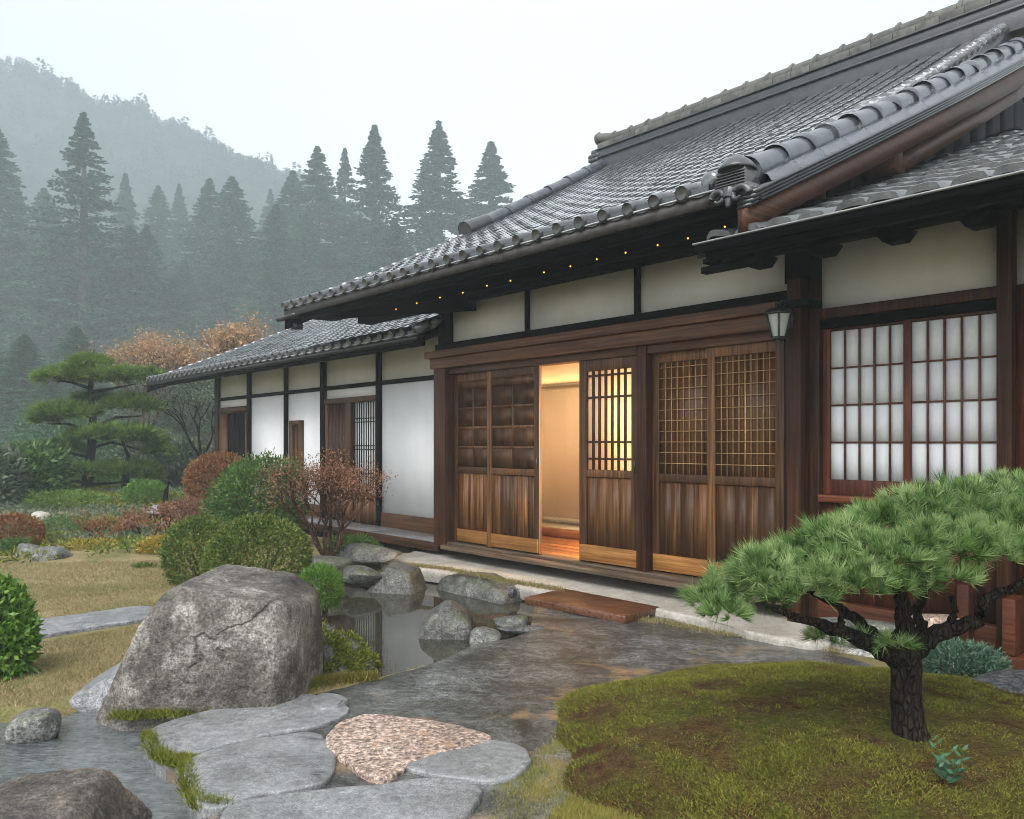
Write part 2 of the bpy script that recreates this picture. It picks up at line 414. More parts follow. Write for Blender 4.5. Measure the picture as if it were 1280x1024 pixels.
M['bright'] = mk_leaf('bright_shrub_leaf', [(0.04, 0.10, 0.012), (0.10, 0.21, 0.025), (0.19, 0.31, 0.06)], 0.25, 0.4, 0.4, 2.0)
M['rust'] = mk_leaf('rusty_shrub_leaf', [(0.10, 0.03, 0.014), (0.19, 0.07, 0.028), (0.26, 0.13, 0.045), (0.10, 0.10, 0.03)], 0.2, patch=1.4)
M['dry'] = mk_leaf('dry_reddish_leaf', [(0.12, 0.06, 0.035), (0.21, 0.10, 0.055), (0.30, 0.17, 0.10)], 0.2, patch=1.4)
M['maple'] = mk_leaf('orange_autumn_leaf', [(0.22, 0.12, 0.06), (0.36, 0.20, 0.09), (0.44, 0.28, 0.14), (0.22, 0.20, 0.11)], 0.25, patch=0.6)
M['grey_leaf'] = mk_leaf('grey_green_leaf', [(0.05, 0.08, 0.045), (0.10, 0.14, 0.08), (0.18, 0.22, 0.14)], 0.2, patch=0.8)
M['juniper'] = mk_leaf('blue_green_shrub_leaf', [(0.035, 0.085, 0.05), (0.09, 0.17, 0.105), (0.16, 0.25, 0.16)], 0.2, patch=3)
M['herb'] = mk_leaf('blue_green_herb_leaf', [(0.04, 0.11, 0.06), (0.08, 0.19, 0.11)], 0.25)
M['yellow'] = mk_leaf('yellow_green_cover', [(0.12, 0.13, 0.015), (0.27, 0.23, 0.03), (0.40, 0.26, 0.04), (0.14, 0.18, 0.03)], 0.2, patch=1.5)
M['moss'] = mk_leaf('moss_blade', [(0.12, 0.064, 0.030), (0.085, 0.078, 0.018), (0.17, 0.155, 0.030), (0.31, 0.265, 0.07)], 0.2, 0.75, 0.1, patch=4)
M['moss_b'] = mk_leaf('bright_moss_blade', [(0.05, 0.06, 0.010), (0.13, 0.15, 0.02), (0.25, 0.27, 0.045)], 0.2, 0.7, 0.1, patch=5)
M['grass'] = mk_leaf('tan_grass_blade', [(0.13, 0.145, 0.04), (0.22, 0.20, 0.085), (0.31, 0.245, 0.125), (0.40, 0.32, 0.19)], 0.25, 0.7, 0.15, patch=0.7)
M['grass_g'] = mk_leaf('green_grass_blade', [(0.10, 0.135, 0.02), (0.19, 0.21, 0.035), (0.30, 0.27, 0.07), (0.33, 0.20, 0.08)], 0.25, 0.7, 0.15, patch=2.4)
def mk_bark(name, a, b):
    t = NT(name); n = t.noise(t.coord((9, 9, 2.5)), 1.5, 5, 0.7, 0.5); f = t.noise(t.coord((40, 40, 12)), 1.0, 4)
    ed = t.voro(t.coord((44, 44, 15)), 1.0, 'DISTANCE_TO_EDGE')
    c = t.ramp(n, [(0.3, a), (0.7, b)])
    c = t.mix(t.math('MULTIPLY', t.ramp(ed, [(0.0, 0.7), (0.10, 0.0)]), n), c, tuple(x*.4 for x in a))
    h = t.math('ADD', t.math('ADD', n, t.math('MULTIPLY', f, 0.5)), t.math('MULTIPLY', t.ramp(ed, [(0.0, 0.0), (0.2, 1.0)]), 0.6))
    return t.done(t.bsdf(c, 0.9, 0.06, t.bump(h, 1.0, 0.03)))
M['bark'] = mk_bark('dark_pine_bark', (0.006, 0.005, 0.004), (0.038, 0.029, 0.022))
M['bark_far'] = mk_bark('cedar_bark', (0.07, 0.05, 0.04), (0.16, 0.12, 0.095))
M['twig'] = mk_bark('shrub_twig', (0.05, 0.03, 0.022), (0.13, 0.08, 0.055))
def mk_water(name, lo, hi, scale, strength):
    t = NT(name); v = t.coord((1.0, 2.2, 1))
    n = t.noise(v, scale, 2, 0.4, 0.3); w = t.noise(t.coord((1.0, 3.0, 1)), scale*2.6, 3, 0.5, 0.6)
    mirror_tone = t.mix(0.5, t.ramp(t.noise(t.tc.outputs['Object'], 2.2, 5, 0.65), [(0.35, lo), (0.65, hi)]), t.ramp(t.noise(t.tc.outputs['Object'], 19, 4, 0.7), [(0.35, lo), (0.65, hi)]))  # mottled base colour stands in for uneven reflections on the water
    return t.done(t.bsdf(mirror_tone, 0.02, 0.5, t.bump(t.math('ADD', n, t.math('MULTIPLY', w, 0.5)), strength, 0.02), IOR=1.33))
M['water'] = mk_water('still_pond_water', (0.014, 0.016, 0.012), (0.045, 0.042, 0.030), 3.0, 0.025)
M['stream'] = mk_water('rippled_stream_water', (0.035, 0.042, 0.043), (0.155, 0.168, 0.17), 7.0, 0.8)  # paler base stands in for sky mirrored in the stream

# ------------------------------------------------------------------ the house (local x along the front, y inwards, z up from the door floor)
HA = R(41.5)
house = empty('japanese_house', (-0.757, 10.14, 0), 'low timber house with white plaster walls, grey tiled roofs and half open sliding doors', 'house', rz=HA - PI/2)
def part(name, mb, mat, parent=house, label=None, **kw):
    o = mb.build(name, M[mat] if isinstance(mat, str) else mat, parent, **kw)
    if label: o['label'] = label
    return o
def bx(name, mat, b, parent=house, bevel=0.004, rnd=None, label=None):
    m = MB(hash(b) & 0xffff); m.box(*b, rnd=rnd)
    return part(name, m, mat, parent, bevel=bevel, label=label)

# ---- roof profiles: height of the roof surface over depth
MS0, MS1 = -2.16, 4.93
def prof_main(y, s=MS0):
    d = y + 1.2
    return 3.12 + 0.452 * d + 0.0115 * d * d
def prof_near(y): return 3.05 + 0.462 * (y + 1.2) + 0.003 * (y + 1.2) ** 2   # the near verge runs straighter than the roof beside it
RIDGE_Y, RIDGE2_Y, RIDGE3_Y = 5.25, 3.9, 4.4
def prof_wing(y, s=0):
    d = y + 0.4
    return 2.66 + 0.40 * d + 0.008 * d * d
def prof_right(y, s=0):
    d = y + 1.2
    return 2.72 + 0.345 * d + 0.006 * d * d

def wave(a, style):
    if style == 'wave':
        return 0.016 * np.clip(1 - np.abs(2*a - 1) ** 6, 0, 1) + 0.005 * np.exp(-((a - 0.2) / 0.16) ** 2)
    return 0.050 * np.clip(1 - (2 * a - 1) ** 4, 0, 1) ** .5 - 0.006
def rows_of(y0, y1, prof, pl):
    ys = np.linspace(y0, y1, 600); zs = prof(ys)
    arc = np.concatenate([[0], np.cumsum(np.hypot(np.diff(ys), np.diff(zs)))])
    n = max(1, int(round(arc[-1] / pl)))
    return np.interp(np.linspace(0, arc[-1], n + 1), arc, ys), n
def tile_sheet(mb, s0, s1, y0, y1, prof, ps, pl, style='wave', lift=0.008, seed=1, na=9, mirror=None):
    rg = np.random.default_rng(seed)
    ys, nr = rows_of(y0, y1, prof, pl)
    nc = int(round((s1 - s0) / ps)); ps = (s1 - s0) / nc
    a = np.linspace(0.0, 1.0, na); h = wave(a, style)
    for j in range(nr):
        ya, yb = ys[j], ys[j + 1]
        yb2 = yb - (0.05 if style == 'wave' else -0.10) * (yb - ya)
        for i in range(nc):
            jt, tw, dy, dx = rg.normal(0, 1, 4)*np.array([.003, .005, .006, .004])*(1 if style == 'wave' else 2.6)
            g = 0.072 if style == 'wave' else 0.055
            x = s0 + (i + g + (1 - 2 * g) * a) * ps + dx
            yl = ya + dy
            bow = 0.5 * (1 - np.cos(2 * PI * a)) * (0.012 if style != 'wave' else 0.0)
            zl = prof(yl, x) + h + lift + jt + tw * (a - .5)
            zm = prof((yl + yb) / 2, x) + h + lift * 0.55 + jt * .5 + 0.004
            zu = prof(yb2, x) + h * 0.9 + 0.002
            V = np.concatenate([
                np.stack([x, np.full(na, yl) - bow + 0.006, zl - lift * 0.9 - 0.020], 1),
                np.stack([x, np.full(na, yl) - bow, zl - 0.004], 1),
                np.stack([x, np.full(na, yl) - bow + 0.012, zl + 0.003], 1),
                np.stack([x, np.full(na, (yl + yb) / 2), zm], 1),
                np.stack([x, np.full(na, yb2), zu], 1)])
            if mirror is not None: V[:, 1] = 2 * mirror - V[:, 1]
            F = [(r*na+k, r*na+k+1, (r+1)*na+k+1, (r+1)*na+k) for r in range(4) for k in range(na - 1)]
            if mirror is not None: F = [f[::-1] for f in F]
            mb.add(V, [F], rg.random())
    return nc, ps, ys
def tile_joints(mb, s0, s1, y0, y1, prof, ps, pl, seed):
    """raised dark strips that paint in the joint shade between tile columns and rows"""
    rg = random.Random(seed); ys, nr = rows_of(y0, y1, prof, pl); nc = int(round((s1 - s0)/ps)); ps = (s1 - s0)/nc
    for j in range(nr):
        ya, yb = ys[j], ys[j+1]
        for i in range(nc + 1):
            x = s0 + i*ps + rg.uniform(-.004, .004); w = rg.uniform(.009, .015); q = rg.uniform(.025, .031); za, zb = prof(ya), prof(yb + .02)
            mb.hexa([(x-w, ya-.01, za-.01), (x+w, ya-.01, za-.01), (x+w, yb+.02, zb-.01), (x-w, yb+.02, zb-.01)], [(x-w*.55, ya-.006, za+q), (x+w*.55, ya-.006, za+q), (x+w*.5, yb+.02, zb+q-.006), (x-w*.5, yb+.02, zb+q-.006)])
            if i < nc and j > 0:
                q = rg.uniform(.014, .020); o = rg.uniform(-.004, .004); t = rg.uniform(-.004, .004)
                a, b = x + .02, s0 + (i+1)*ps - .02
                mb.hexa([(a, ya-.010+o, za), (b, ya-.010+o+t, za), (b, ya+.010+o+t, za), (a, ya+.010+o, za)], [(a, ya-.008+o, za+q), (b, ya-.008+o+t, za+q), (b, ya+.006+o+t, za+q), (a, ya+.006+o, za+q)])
def sweep(mb, s0, s1, ys, lo, hi, rnd=None, lo1=None, hi1=None):
    """a board of rectangular section that follows the roof slope"""
    ys = np.asarray(ys); n = len(ys)
    V = []
    for y in ys: V += [(s0, y, lo(y)), (s1, y, (lo1 or lo)(y)), (s1, y, (hi1 or hi)(y)), (s0, y, hi(y))]
    F = []
    for i in range(n - 1):
        for k in range(4):
            k2 = (k + 1) % 4
            F.append((i*4+k2, i*4+k, (i+1)*4+k, (i+1)*4+k2))
    F.append((0, 1, 2, 3)); e = (n - 1) * 4
    F.append((e+3, e+2, e+1, e))
    mb.add(V, [F], rnd)
def round_row(mb, s, ys_line, prof, off, r, length, seed=0, rim=1.14, flip=False):
    """overlapping round cover tiles running up a slope"""
    rg = random.Random(seed)
    ys, n = rows_of(ys_line[0], ys_line[1], prof, length)
    for j in range(n):
        ya, yb = ys[j], ys[j+1]; e = (yb - ya)
        yy = [ya - 0.02, ya - 0.018, ya + e*0.10, ya + e*0.13, ya + e*0.5, yb + e*0.12]
        rr = [r*(rim-0.05), r*rim, r*rim, r*1.02, r*0.99, r*0.92]
        o = rg.uniform(-.004, .004)
        mb.tube([(s + o, y, prof(y) + off + rg.uniform(-.002, .002)) for y in yy], rr, 18, True, rg.random(), squash=1.0)

def eave_ends(mb, s0, nc, ps, y0, prof, r=0.058, z=0.03, seed=3):
    rg = random.Random(seed)
    for i in range(nc):
        s = s0 + (i + 0.13) * ps; q = rg.random()
        zz = prof(y0, s) + z + rg.uniform(-.004, .004); rr = r * rg.uniform(.93, 1.06)
        mb.tube([(s, y0 - 0.055, zz - 0.03), (s, y0 - 0.052, zz - 0.03), (s, y0 + 0.02, zz), (s, y0 + 0.16, zz + 0.05)], [rr*.72, rr, rr, rr*.8], 12, True, q)
        # the hanging lip of the flat part between two rounds
        x = np.linspace(s + r*.8, s + ps - r*.8, 7); d = np.sin(np.linspace(0, PI, 7)) * 0.022
        za = prof(y0, x) + 0.030 - d*0.4; zb = prof(y0, x) - 0.030 - d
        V = np.concatenate([np.stack([x, np.full(7, y0 + .05), za + 0.012], 1), np.stack([x, np.full(7, y0 - 0.022), za], 1), np.stack([x, np.full(7, y0 - 0.026), zb], 1)])
        mb.add(V, [[(a*7+k, a*7+k+1, (a+1)*7+k+1, (a+1)*7+k)[::-1] for a in range(2) for k in range(6)]], rg.random())

def make_roof(s0, s1, y0, yr, prof, ps, pl, style, mat, seed, label, lift=0.008, zr=None):
    m = MB(seed)
    nc, ps, ys = tile_sheet(m, s0, s1, y0, yr, prof, ps, pl, style, lift, seed)
    roof = part('roof', m, mat, house, label, smooth=True)
    mod = roof.modifiers.new('edges', 'EDGE_SPLIT'); mod.split_angle = R(50)
    if style == 'wave':
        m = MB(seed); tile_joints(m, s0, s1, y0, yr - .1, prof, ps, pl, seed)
        part('tile_joint_shade', m, 'joint_shade', roof)
        m = MB(seed); eave_ends(m, s0, nc, ps, y0, prof, 0.058, seed=seed)
        part('eave_tile', m, 'tile_end', roof, smooth=True).modifiers.new('edges', 'EDGE_SPLIT').split_angle = R(45)
    # boarding below the tiles, and the plain far slope
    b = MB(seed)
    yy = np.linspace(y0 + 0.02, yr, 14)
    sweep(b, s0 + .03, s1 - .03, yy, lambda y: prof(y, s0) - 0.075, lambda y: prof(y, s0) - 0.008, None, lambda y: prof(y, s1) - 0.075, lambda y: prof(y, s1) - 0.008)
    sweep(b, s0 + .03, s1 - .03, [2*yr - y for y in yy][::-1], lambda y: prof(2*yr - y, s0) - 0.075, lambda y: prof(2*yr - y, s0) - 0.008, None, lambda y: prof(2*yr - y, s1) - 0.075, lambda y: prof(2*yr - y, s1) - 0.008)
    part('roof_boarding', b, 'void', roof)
    b = MB(seed + 5)
    tile_sheet(b, s0, s1, y0, yr, prof, ps * 2, pl * 2, style, lift, seed + 5, mirror=yr)
    part('rear_slope', b, mat, roof, smooth=True)
    return roof, ps
def rafters(roof, s0, s1, y0, y1, prof, step=0.36):
    m = MB(9)
    sweep(m, -0.035, 0.035, np.linspace(y0 + 0.10, y1, 8), lambda y: prof(y) - 0.165, lambda y: prof(y) - 0.078, 0.5)
    first = part('rafter', m, 'black_v', roof)
    n = int((s1 - s0) / step); first.location = (s0 + 0.12, 0, 0)
    for i in range(1, n + 1):
        c = first.copy(); COL.objects.link(c); c.parent = roof
        c.location = (s0 + 0.12 + i * (s1 - s0 - .24) / n, 0, prof(0, s0 + i*(s1 - s0)/n) - prof(0, s0))
def eave_trim(roof, s0, s1, y0, prof, fascia_mat='fascia', h=0.10, up=0.0):
    za, zb = prof(y0, s0) + up, prof(y0, s1) + up
    def bar(name, mat, x0, x1, ya, yb, lo, hi):
        m = MB(int(h*1000))
        m.hexa([(x0, ya, za+lo), (x1, ya, zb+lo), (x1, yb, zb+lo), (x0, yb, za+lo)], [(x0, ya, za+hi), (x1, ya, zb+hi), (x1, yb, zb+hi), (x0, yb, za+hi)])
        part(name, m, mat, roof)
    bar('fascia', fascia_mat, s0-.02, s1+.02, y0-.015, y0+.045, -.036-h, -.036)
    bar('drip_edge_glint', 'edge_highlight', s0-.03, s1+.03, y0-.035, y0+.02, -.034, -.024)   # thin metal edge above the fascia, pale to paint in its highlight
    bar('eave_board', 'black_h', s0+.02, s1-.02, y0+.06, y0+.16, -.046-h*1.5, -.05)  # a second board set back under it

# ---- main roof
roof_main, PS = make_roof(MS0, MS1 - .24, -1.2, RIDGE_Y, prof_main, 0.262, 0.235, 'wave', 'tile', 11, 'large main roof of wet grey tiles')
eave_trim(roof_main, MS0, MS1 + .02, -1.2, prof_main)
rafters(roof_main, MS0, MS1, -1.2, 0.5, prof_main)
# ridge: stacked courses, dark boarded sides, lichened round coping
rz = prof_main(RIDGE_Y)
m = MB(21)
m.box(MS0 + .03, 5.0, RIDGE_Y - .20, RIDGE_Y + .20, rz - .16, rz + .12)
part('ridge_base', m, 'ridge_dark', roof_main, bevel=.01)
m = MB(22)
for k, (w, z0, z1) in enumerate([(.265, .10, .128), (.225, .131, .25), (.255, .253, .275)]):
    m.box(MS0 - .02 - .02*(k % 2), 5.02 + .02*(k % 2), RIDGE_Y - w + .03, RIDGE_Y + w - .03, rz + z0, rz + z1)
part('ridge_course', m, 'ridge_dark', roof_main, bevel=.006)
m = MB(22); rg = random.Random(2); x = MS0 - .02
while x < 4.8:
    q = rg.uniform(-.006, .006); m.box(x, x + .30, RIDGE_Y - .17 + q, RIDGE_Y + .17, rz + .278, rz + .395); x += .304
part('ridge_course', m, 'ridge_stone', roof_main, label='pale lichened course of the ridge', bevel=.006)
m = MB(23); x = MS0 - .16; rg = random.Random(4)
while x < 4.8:
    L = 0.40; z = rz + 0.445 + (0.10 * max(0, (MS0 + .5 - x) / .65) ** 2)
    z2 = rz + 0.445 + (0.10 * max(0, (MS0 + .5 - x - L) / .65) ** 2)
    q = rg.random()
    m.tube([(x, RIDGE_Y, z), (x + .015, RIDGE_Y, z), (x + .07, RIDGE_Y, z), (x + .075, RIDGE_Y, z), (x + L + .03, RIDGE_Y, z2)], [.10, .118, .118, .10, .10], 14, True, q)
    m.tube([(x + .035, RIDGE_Y, z + .10), (x + .035, RIDGE_Y, z + .135)], [.045, .025], 8, True, q)
    x += L
part('ridge_coping', m, 'ridge_stone', roof_main, smooth=True).modifiers.new('e', 'EDGE_SPLIT').split_angle = R(40)
m = MB(24)                                           # scrolled end plate of the ridge
for k, (z0, z1, w, o) in enumerate([(-.12, .05, .20, .0), (.05, .13, .26, .05), (.13, .22, .22, .09), (.22, .32, .17, .06)]):
    m.box(MS0 - .13 - o, MS0 + .05, RIDGE_Y - w, RIDGE_Y + w, rz + z0, rz + z1 - .004)
part('ridge_end_ornament', m, 'ridge_dark', roof_main, bevel=.03)
# left verge: tube row from part way up, plus plain edge tiles
m = MB(25)
round_row(m, MS0 + .10, (2.25, RIDGE_Y - .12), prof_main, 0.06, 0.122, 0.52, 5, 1.10)
part('descending_ridge', m, 'tile_round', roof_main, smooth=True).modifiers.new('e', 'EDGE_SPLIT').split_angle = R(45)
m = MB(26)
e = Vector((MS0 + .10, 2.25, prof_main(2.25) + .06)); dv = Vector((0, -1, -.50)).normalized()
m.tube([e + dv*.46, e + dv*.47, e + dv*.40, e - dv*.05], [.125, .165, .158, .135], 20, False, .3)
m.tube([e + dv*.40, e + dv*.405], [.120, .02], 20, True, .1)
m.tube([e + dv*.468, e + dv*.472, e + dv*.45], [.165, .125, .120], 20, False, .9)
part('verge_end_tile', m, 'ridge_dark', roof_main, smooth=True).modifiers.new('e', 'EDGE_SPLIT').split_angle = R(45)
m = MB(27)
yy, n = rows_of(-1.2, 2.2, prof_main, .235)
for j in range(n):
    sweep(m, MS0 - .045, MS0 + .02, np.linspace(yy[j], yy[j+1] + .02, 3), lambda y: prof_main(y) - .10, lambda y, j=j: prof_main(y) + .052 - .02*(y - yy[j])/(yy[j+1]-yy[j]))
yy, n = rows_of(1.8, RIDGE_Y, prof_main, .235)
sweep(m, MS0 - .04, MS0 + .02, np.linspace(2.2, RIDGE_Y, 12), lambda y: prof_main(y) - .10, lambda y: prof_main(y) + .03)
part('verge_tile', m, 'tile', roof_main, label='small edge tiles along the far verge')
m = MB(28)
sweep(m, MS0 - .03, MS0 + .04, np.linspace(-1.2, RIDGE_Y, 16), lambda y: prof_main(y) - .30, lambda y: prof_main(y) - .105)
part('gable_board', m, 'black_v', roof_main)
m = MB(29)                                           # gutter stub poking out at the far corner
m.tube([(MS0 - .26, -1.19, 2.985), (MS0 - .02, -1.19, 2.985), (MS0 + .3, -1.19, 2.985)], [.032, .04, .04], 10)
m.box(MS0 - .02, MS0 + .10, -1.12, -1.0, 2.83, 2.92)
part('gutter_end', m, 'gutter', roof_main)

# right verge: lumpy edge tiles, big round cover tiles, layered strips, gable board
m = MB(30); rg = random.Random(8)
ys_, n = rows_of(-1.18, RIDGE_Y - .22, prof_main, .20)
for j in range(n):
    y = ys_[j]; q = rg.random()
    e_ = ys_[j+1] - ys_[j]
    m.tube([(MS1 - .27, y - .03, prof_main(y) + .05), (MS1 - .27, y, prof_main(y) + .055), (MS1 - .27 + rg.uniform(-.01, .01), y + e_*.8, prof_main(y + e_*.8) + .05), (MS1 - .27, y + e_*1.2, prof_main(y + e_*1.2) + .03)],
           [.05, .088 * rg.uniform(.9, 1.08), .078, .06], 10, True, q, squash=.85)
part('verge_tile', m, 'tile', roof_main, label='lumpy rounded tiles beside the near verge', smooth=True).modifiers.new('e', 'EDGE_SPLIT').split_angle = R(45)
m = MB(31)
round_row(m, MS1 - .06, (-1.02, RIDGE_Y - .1), prof_near, 0.090, 0.107, 0.43, 6, 1.17)
part('cover_tile_row', m, 'tile_round', roof_main, label='large smooth round tiles along the near verge', smooth=True).modifiers.new('e', 'EDGE_SPLIT').split_angle = R(40)
m = MB(31)
sweep(m, MS1 - .25, MS1 - .21, np.linspace(-1.1, RIDGE_Y, 14), lambda y: min(prof_near(y), prof_main(y)) - .08, lambda y: max(prof_main(y), prof_near(y)) + .02)
part('verge_side', m, 'ridge_dark', roof_main)
m = MB(32)                                           # the curved skirts that hang below each cover tile
ys_, n = rows_of(-1.02, RIDGE_Y - .1, prof_near, .43)
for j in range(n):
    ya, yb = ys_[j], ys_[j+1]
    V = []; nn = 7
    for q in range(nn):
        t_ = q / (nn - 1); y = ya + (yb - ya) * (t_ * 1.04)
        dip = 0.045 * math.sin(t_ * PI)
        V += [(MS1 - .02, y, prof_near(y) + .10), (MS1 + .10 + dip*.5, y, prof_near(y) + .045 - dip), (MS1 + .135, y, prof_near(y) - .01 - dip*.3)]
    F = []
    for q in range(nn - 1):
        for k in range(2): F.append((q*3+k, q*3+k+1, (q+1)*3+k+1, (q+1)*3+k))
    m.add(V, [F])
part('tile_skirt', m, 'tile_round', roof_main, smooth=True)
m = MB(33)
yy = np.linspace(-1.22, RIDGE_Y, 18)
for k in range(4):
    sweep(m, MS1 - .02, MS1 + .145 - .018*k, yy, lambda y, k=k: prof_near(y) - .040 - .029*k, lambda y, k=k: prof_near(y) - .014 - .029*k)
part('verge_strip', m, 'ridge_dark', roof_main)
m = MB(34)
sweep(m, MS1 + .0, MS1 + .062, np.linspace(-1.24, RIDGE_Y, 18), lambda y: prof_near(y) - .31 - .012*y, lambda y: prof_near(y) - .132)
part('gable_board', m, 'barge', roof_main, label='brown weathered gable board over the near roof')
# ornament at the foot of the right verge
m = MB(35); oy, oz, ox = -1.12, prof_near(-1.12), MS1 - .07
m.lathe([(.0, .195), (.03, .19), (.07, .165), (.12, .125), (.155, .08), (.162, .065), (.158, .05), (.12, .045), (.0, .045)], (ox, oy - .02, oz + .10), 20)
m.hexa([(ox-.15, oy-.13, oz-.03), (ox+.15, oy-.13, oz-.03), (ox+.15, oy+.10, oz-.03), (ox-.15, oy+.10, oz-.03)],
       [(ox-.13, oy-.10, oz+.15), (ox+.13, oy-.10, oz+.15), (ox+.13, oy+.10, oz+.15), (ox-.13, oy+.10, oz+.15)])
for k in range(5):
    m.box(ox-.145+.003*k, ox+.145-.003*k, oy-.145+.005*k, oy-.06, oz+.0+.027*k, oz+.014+.027*k)
for sx in (-1, 1):                                   # scrolls
    pts = []; rr = []
    for q in range(22):
        th = q / 21 * 3.6 * PI / 2; rad = .085 * (1 - q / 30)
        pts.append((ox + sx*(.10 + rad*math.cos(th)), oy - .12 - .002*q, oz - .10 + rad*math.sin(th))); rr.append(.034 - .0009*q)
    m.tube(pts, rr, 8)
    m.tube([(ox + sx*.12, oy - .10, oz - .02), (ox + sx*.19, oy - .06, oz - .06), (ox + sx*.20, oy + .02, oz - .13)], [.05, .055, .02], 8)
m.tube([(ox, oy - .14, oz - .12), (ox, oy - .11, oz - .04)], [.05, .07], 10)
m.tube([(ox, oy - .15, oz - .19), (ox, oy - .12, oz - .10)], [.02, .05], 8)
c_ = np.array([ox, oy, oz + .02])
m.V = [(v_ - c_)*np.array([.84, .9, .82]) + c_ for v_ in m.V]
part('verge_end_ornament', m, 'ridge_dark', roof_main, bevel=.004, smooth=False)
# near gable: dark boarded wall, purlin end and inner board
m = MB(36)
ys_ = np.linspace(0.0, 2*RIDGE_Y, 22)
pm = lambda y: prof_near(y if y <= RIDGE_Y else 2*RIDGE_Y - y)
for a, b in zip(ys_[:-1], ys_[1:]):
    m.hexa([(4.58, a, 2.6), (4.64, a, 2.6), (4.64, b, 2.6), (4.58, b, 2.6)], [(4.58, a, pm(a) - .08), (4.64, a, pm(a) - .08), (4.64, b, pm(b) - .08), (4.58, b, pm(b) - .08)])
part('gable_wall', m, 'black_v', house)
m = MB(37); m.box(4.30, MS1 - .02, 1.30, 1.52, prof_near(1.4) - .50, prof_near(1.4) - .17)
part('purlin', m, 'barge', roof_main)
m = MB(38); m.box(4.30, MS1 - .03, -.10, .08, prof_near(0) - .36, prof_near(0) - .17)
part('purlin', m, 'barge', roof_main)
m = MB(38)
sweep(m, MS1 - .10, MS1 - .06, np.linspace(1.55, RIDGE_Y, 10), lambda y: prof_near(y) - .56, lambda y: prof_near(y) - .38)
part('inner_gable_board', m, 'barge', roof_main)

# ---- left wing roof
WS0, WS1 = -10.55, -0.22
roof_wing, _ = make_roof(WS0, WS1, -0.4, RIDGE2_Y, prof_wing, 0.265, 0.235, 'wave', 'tile', 12, 'smaller lower roof over the left wing')
eave_trim(roof_wing, WS0, WS1, -0.4, prof_wing, 'gutter', 0.075)
rafters(roof_wing, WS0, WS1, -0.4, 0.7, prof_wing, 0.45)
m = MB(40)
yy, n = rows_of(-.4, RIDGE2_Y, prof_wing, .235)
for j in range(n):
    sweep(m, WS0 - .05, WS0 + .02, np.linspace(yy[j], yy[j+1] + .02, 3), lambda y: prof_wing(y) - .10, lambda y, j=j: prof_wing(y) + .05 - .02*(y - yy[j])/(yy[j+1]-yy[j]))
part('verge_tile', m, 'tile', roof_wing)
m = MB(41)
sweep(m, WS0 - .03, WS0 + .05, np.linspace(-.42, RIDGE2_Y, 12), lambda y: prof_wing(y) - .26, lambda y: prof_wing(y) - .105)
sweep(m, WS0 + .5, WS0 + .6, np.linspace(-.25, RIDGE2_Y, 12), lambda y: prof_wing(y) - .24, lambda y: prof_wing(y) - .08)
part('gable_board', m, 'black_v', roof_wing)
m = MB(42)                                           # rounded end tiles at the near end
yy, n = rows_of(-.4, 0.02, prof_wing, .22)
for j in range(n):
    m.tube([(WS1 + .02, yy[j] - .02, prof_wing(yy[j]) + .03), (WS1 + .02, yy[j+1], prof_wing(yy[j+1]) + .05)], [.07, .065], 10)
part('end_tile', m, 'tile', roof_wing, smooth=True)
m = MB(43); m.box(WS0 + .1, WS1, RIDGE2_Y - .14, RIDGE2_Y + .14, prof_wing(RIDGE2_Y) - .1, prof_wing(RIDGE2_Y) + .16)
m.tube([(WS0 - .05, RIDGE2_Y, prof_wing(RIDGE2_Y) + .2), (WS1, RIDGE2_Y, prof_wing(RIDGE2_Y) + .2)], [.09, .09], 12)
part('ridge_coping', m, 'ridge_dark', roof_wing)

# ---- right wing roof: thick old tiles
RS0, RS1 = 4.62, 9.6
roof_right, _ = make_roof(RS0, RS1, -1.2, RIDGE3_Y, prof_right, 0.235, 0.34, 'barrel', 'tile_rough', 13, 'low roof of thick rough tiles over the right wing', lift=0.030)
eave_trim(roof_right, RS0 - .02, RS1, -1.24, prof_right, 'black_h', 0.055, .045)
rafters(roof_right, RS0, RS1, -1.2, 0.4, prof_right, 0.55)
m = MB(45)
sweep(m, RS0 - .04, RS0 - .005, np.linspace(-1.22, 0.0, 6), lambda y: prof_right(y) - .09, lambda y: prof_right(y) + .015)
part('verge_board', m, 'gutter', roof_right)
m = MB(46); x = RS0 - .10                            # carved bracket ends under the eave
for x in (4.62, 5.15, 5.68, 6.21, 6.74, 7.27):
    m.hexa([(x - .06, -.53, 2.665), (x + .06, -.53, 2.665), (x + .06, -.36, 2.665), (x - .06, -.36, 2.665)], [(x - .11, -.55, 2.742), (x + .11, -.55, 2.742), (x + .11, -.34, 2.742), (x - .11, -.34, 2.742)])
m.box(4.5, 9.5, -.52, -.40, 2.742, 2.82)
part('eave_bracket', m, 'black_v', roof_right, bevel=.008)
m = MB(47)
m.box(4.46, 4.95, -1.02, -.94, 2.56, 2.61); m.box(4.52, 4.90, -1.08, -.98, 2.615, 2.65)
part('corner_bracket', m, 'black_h', roof_right, bevel=.01)

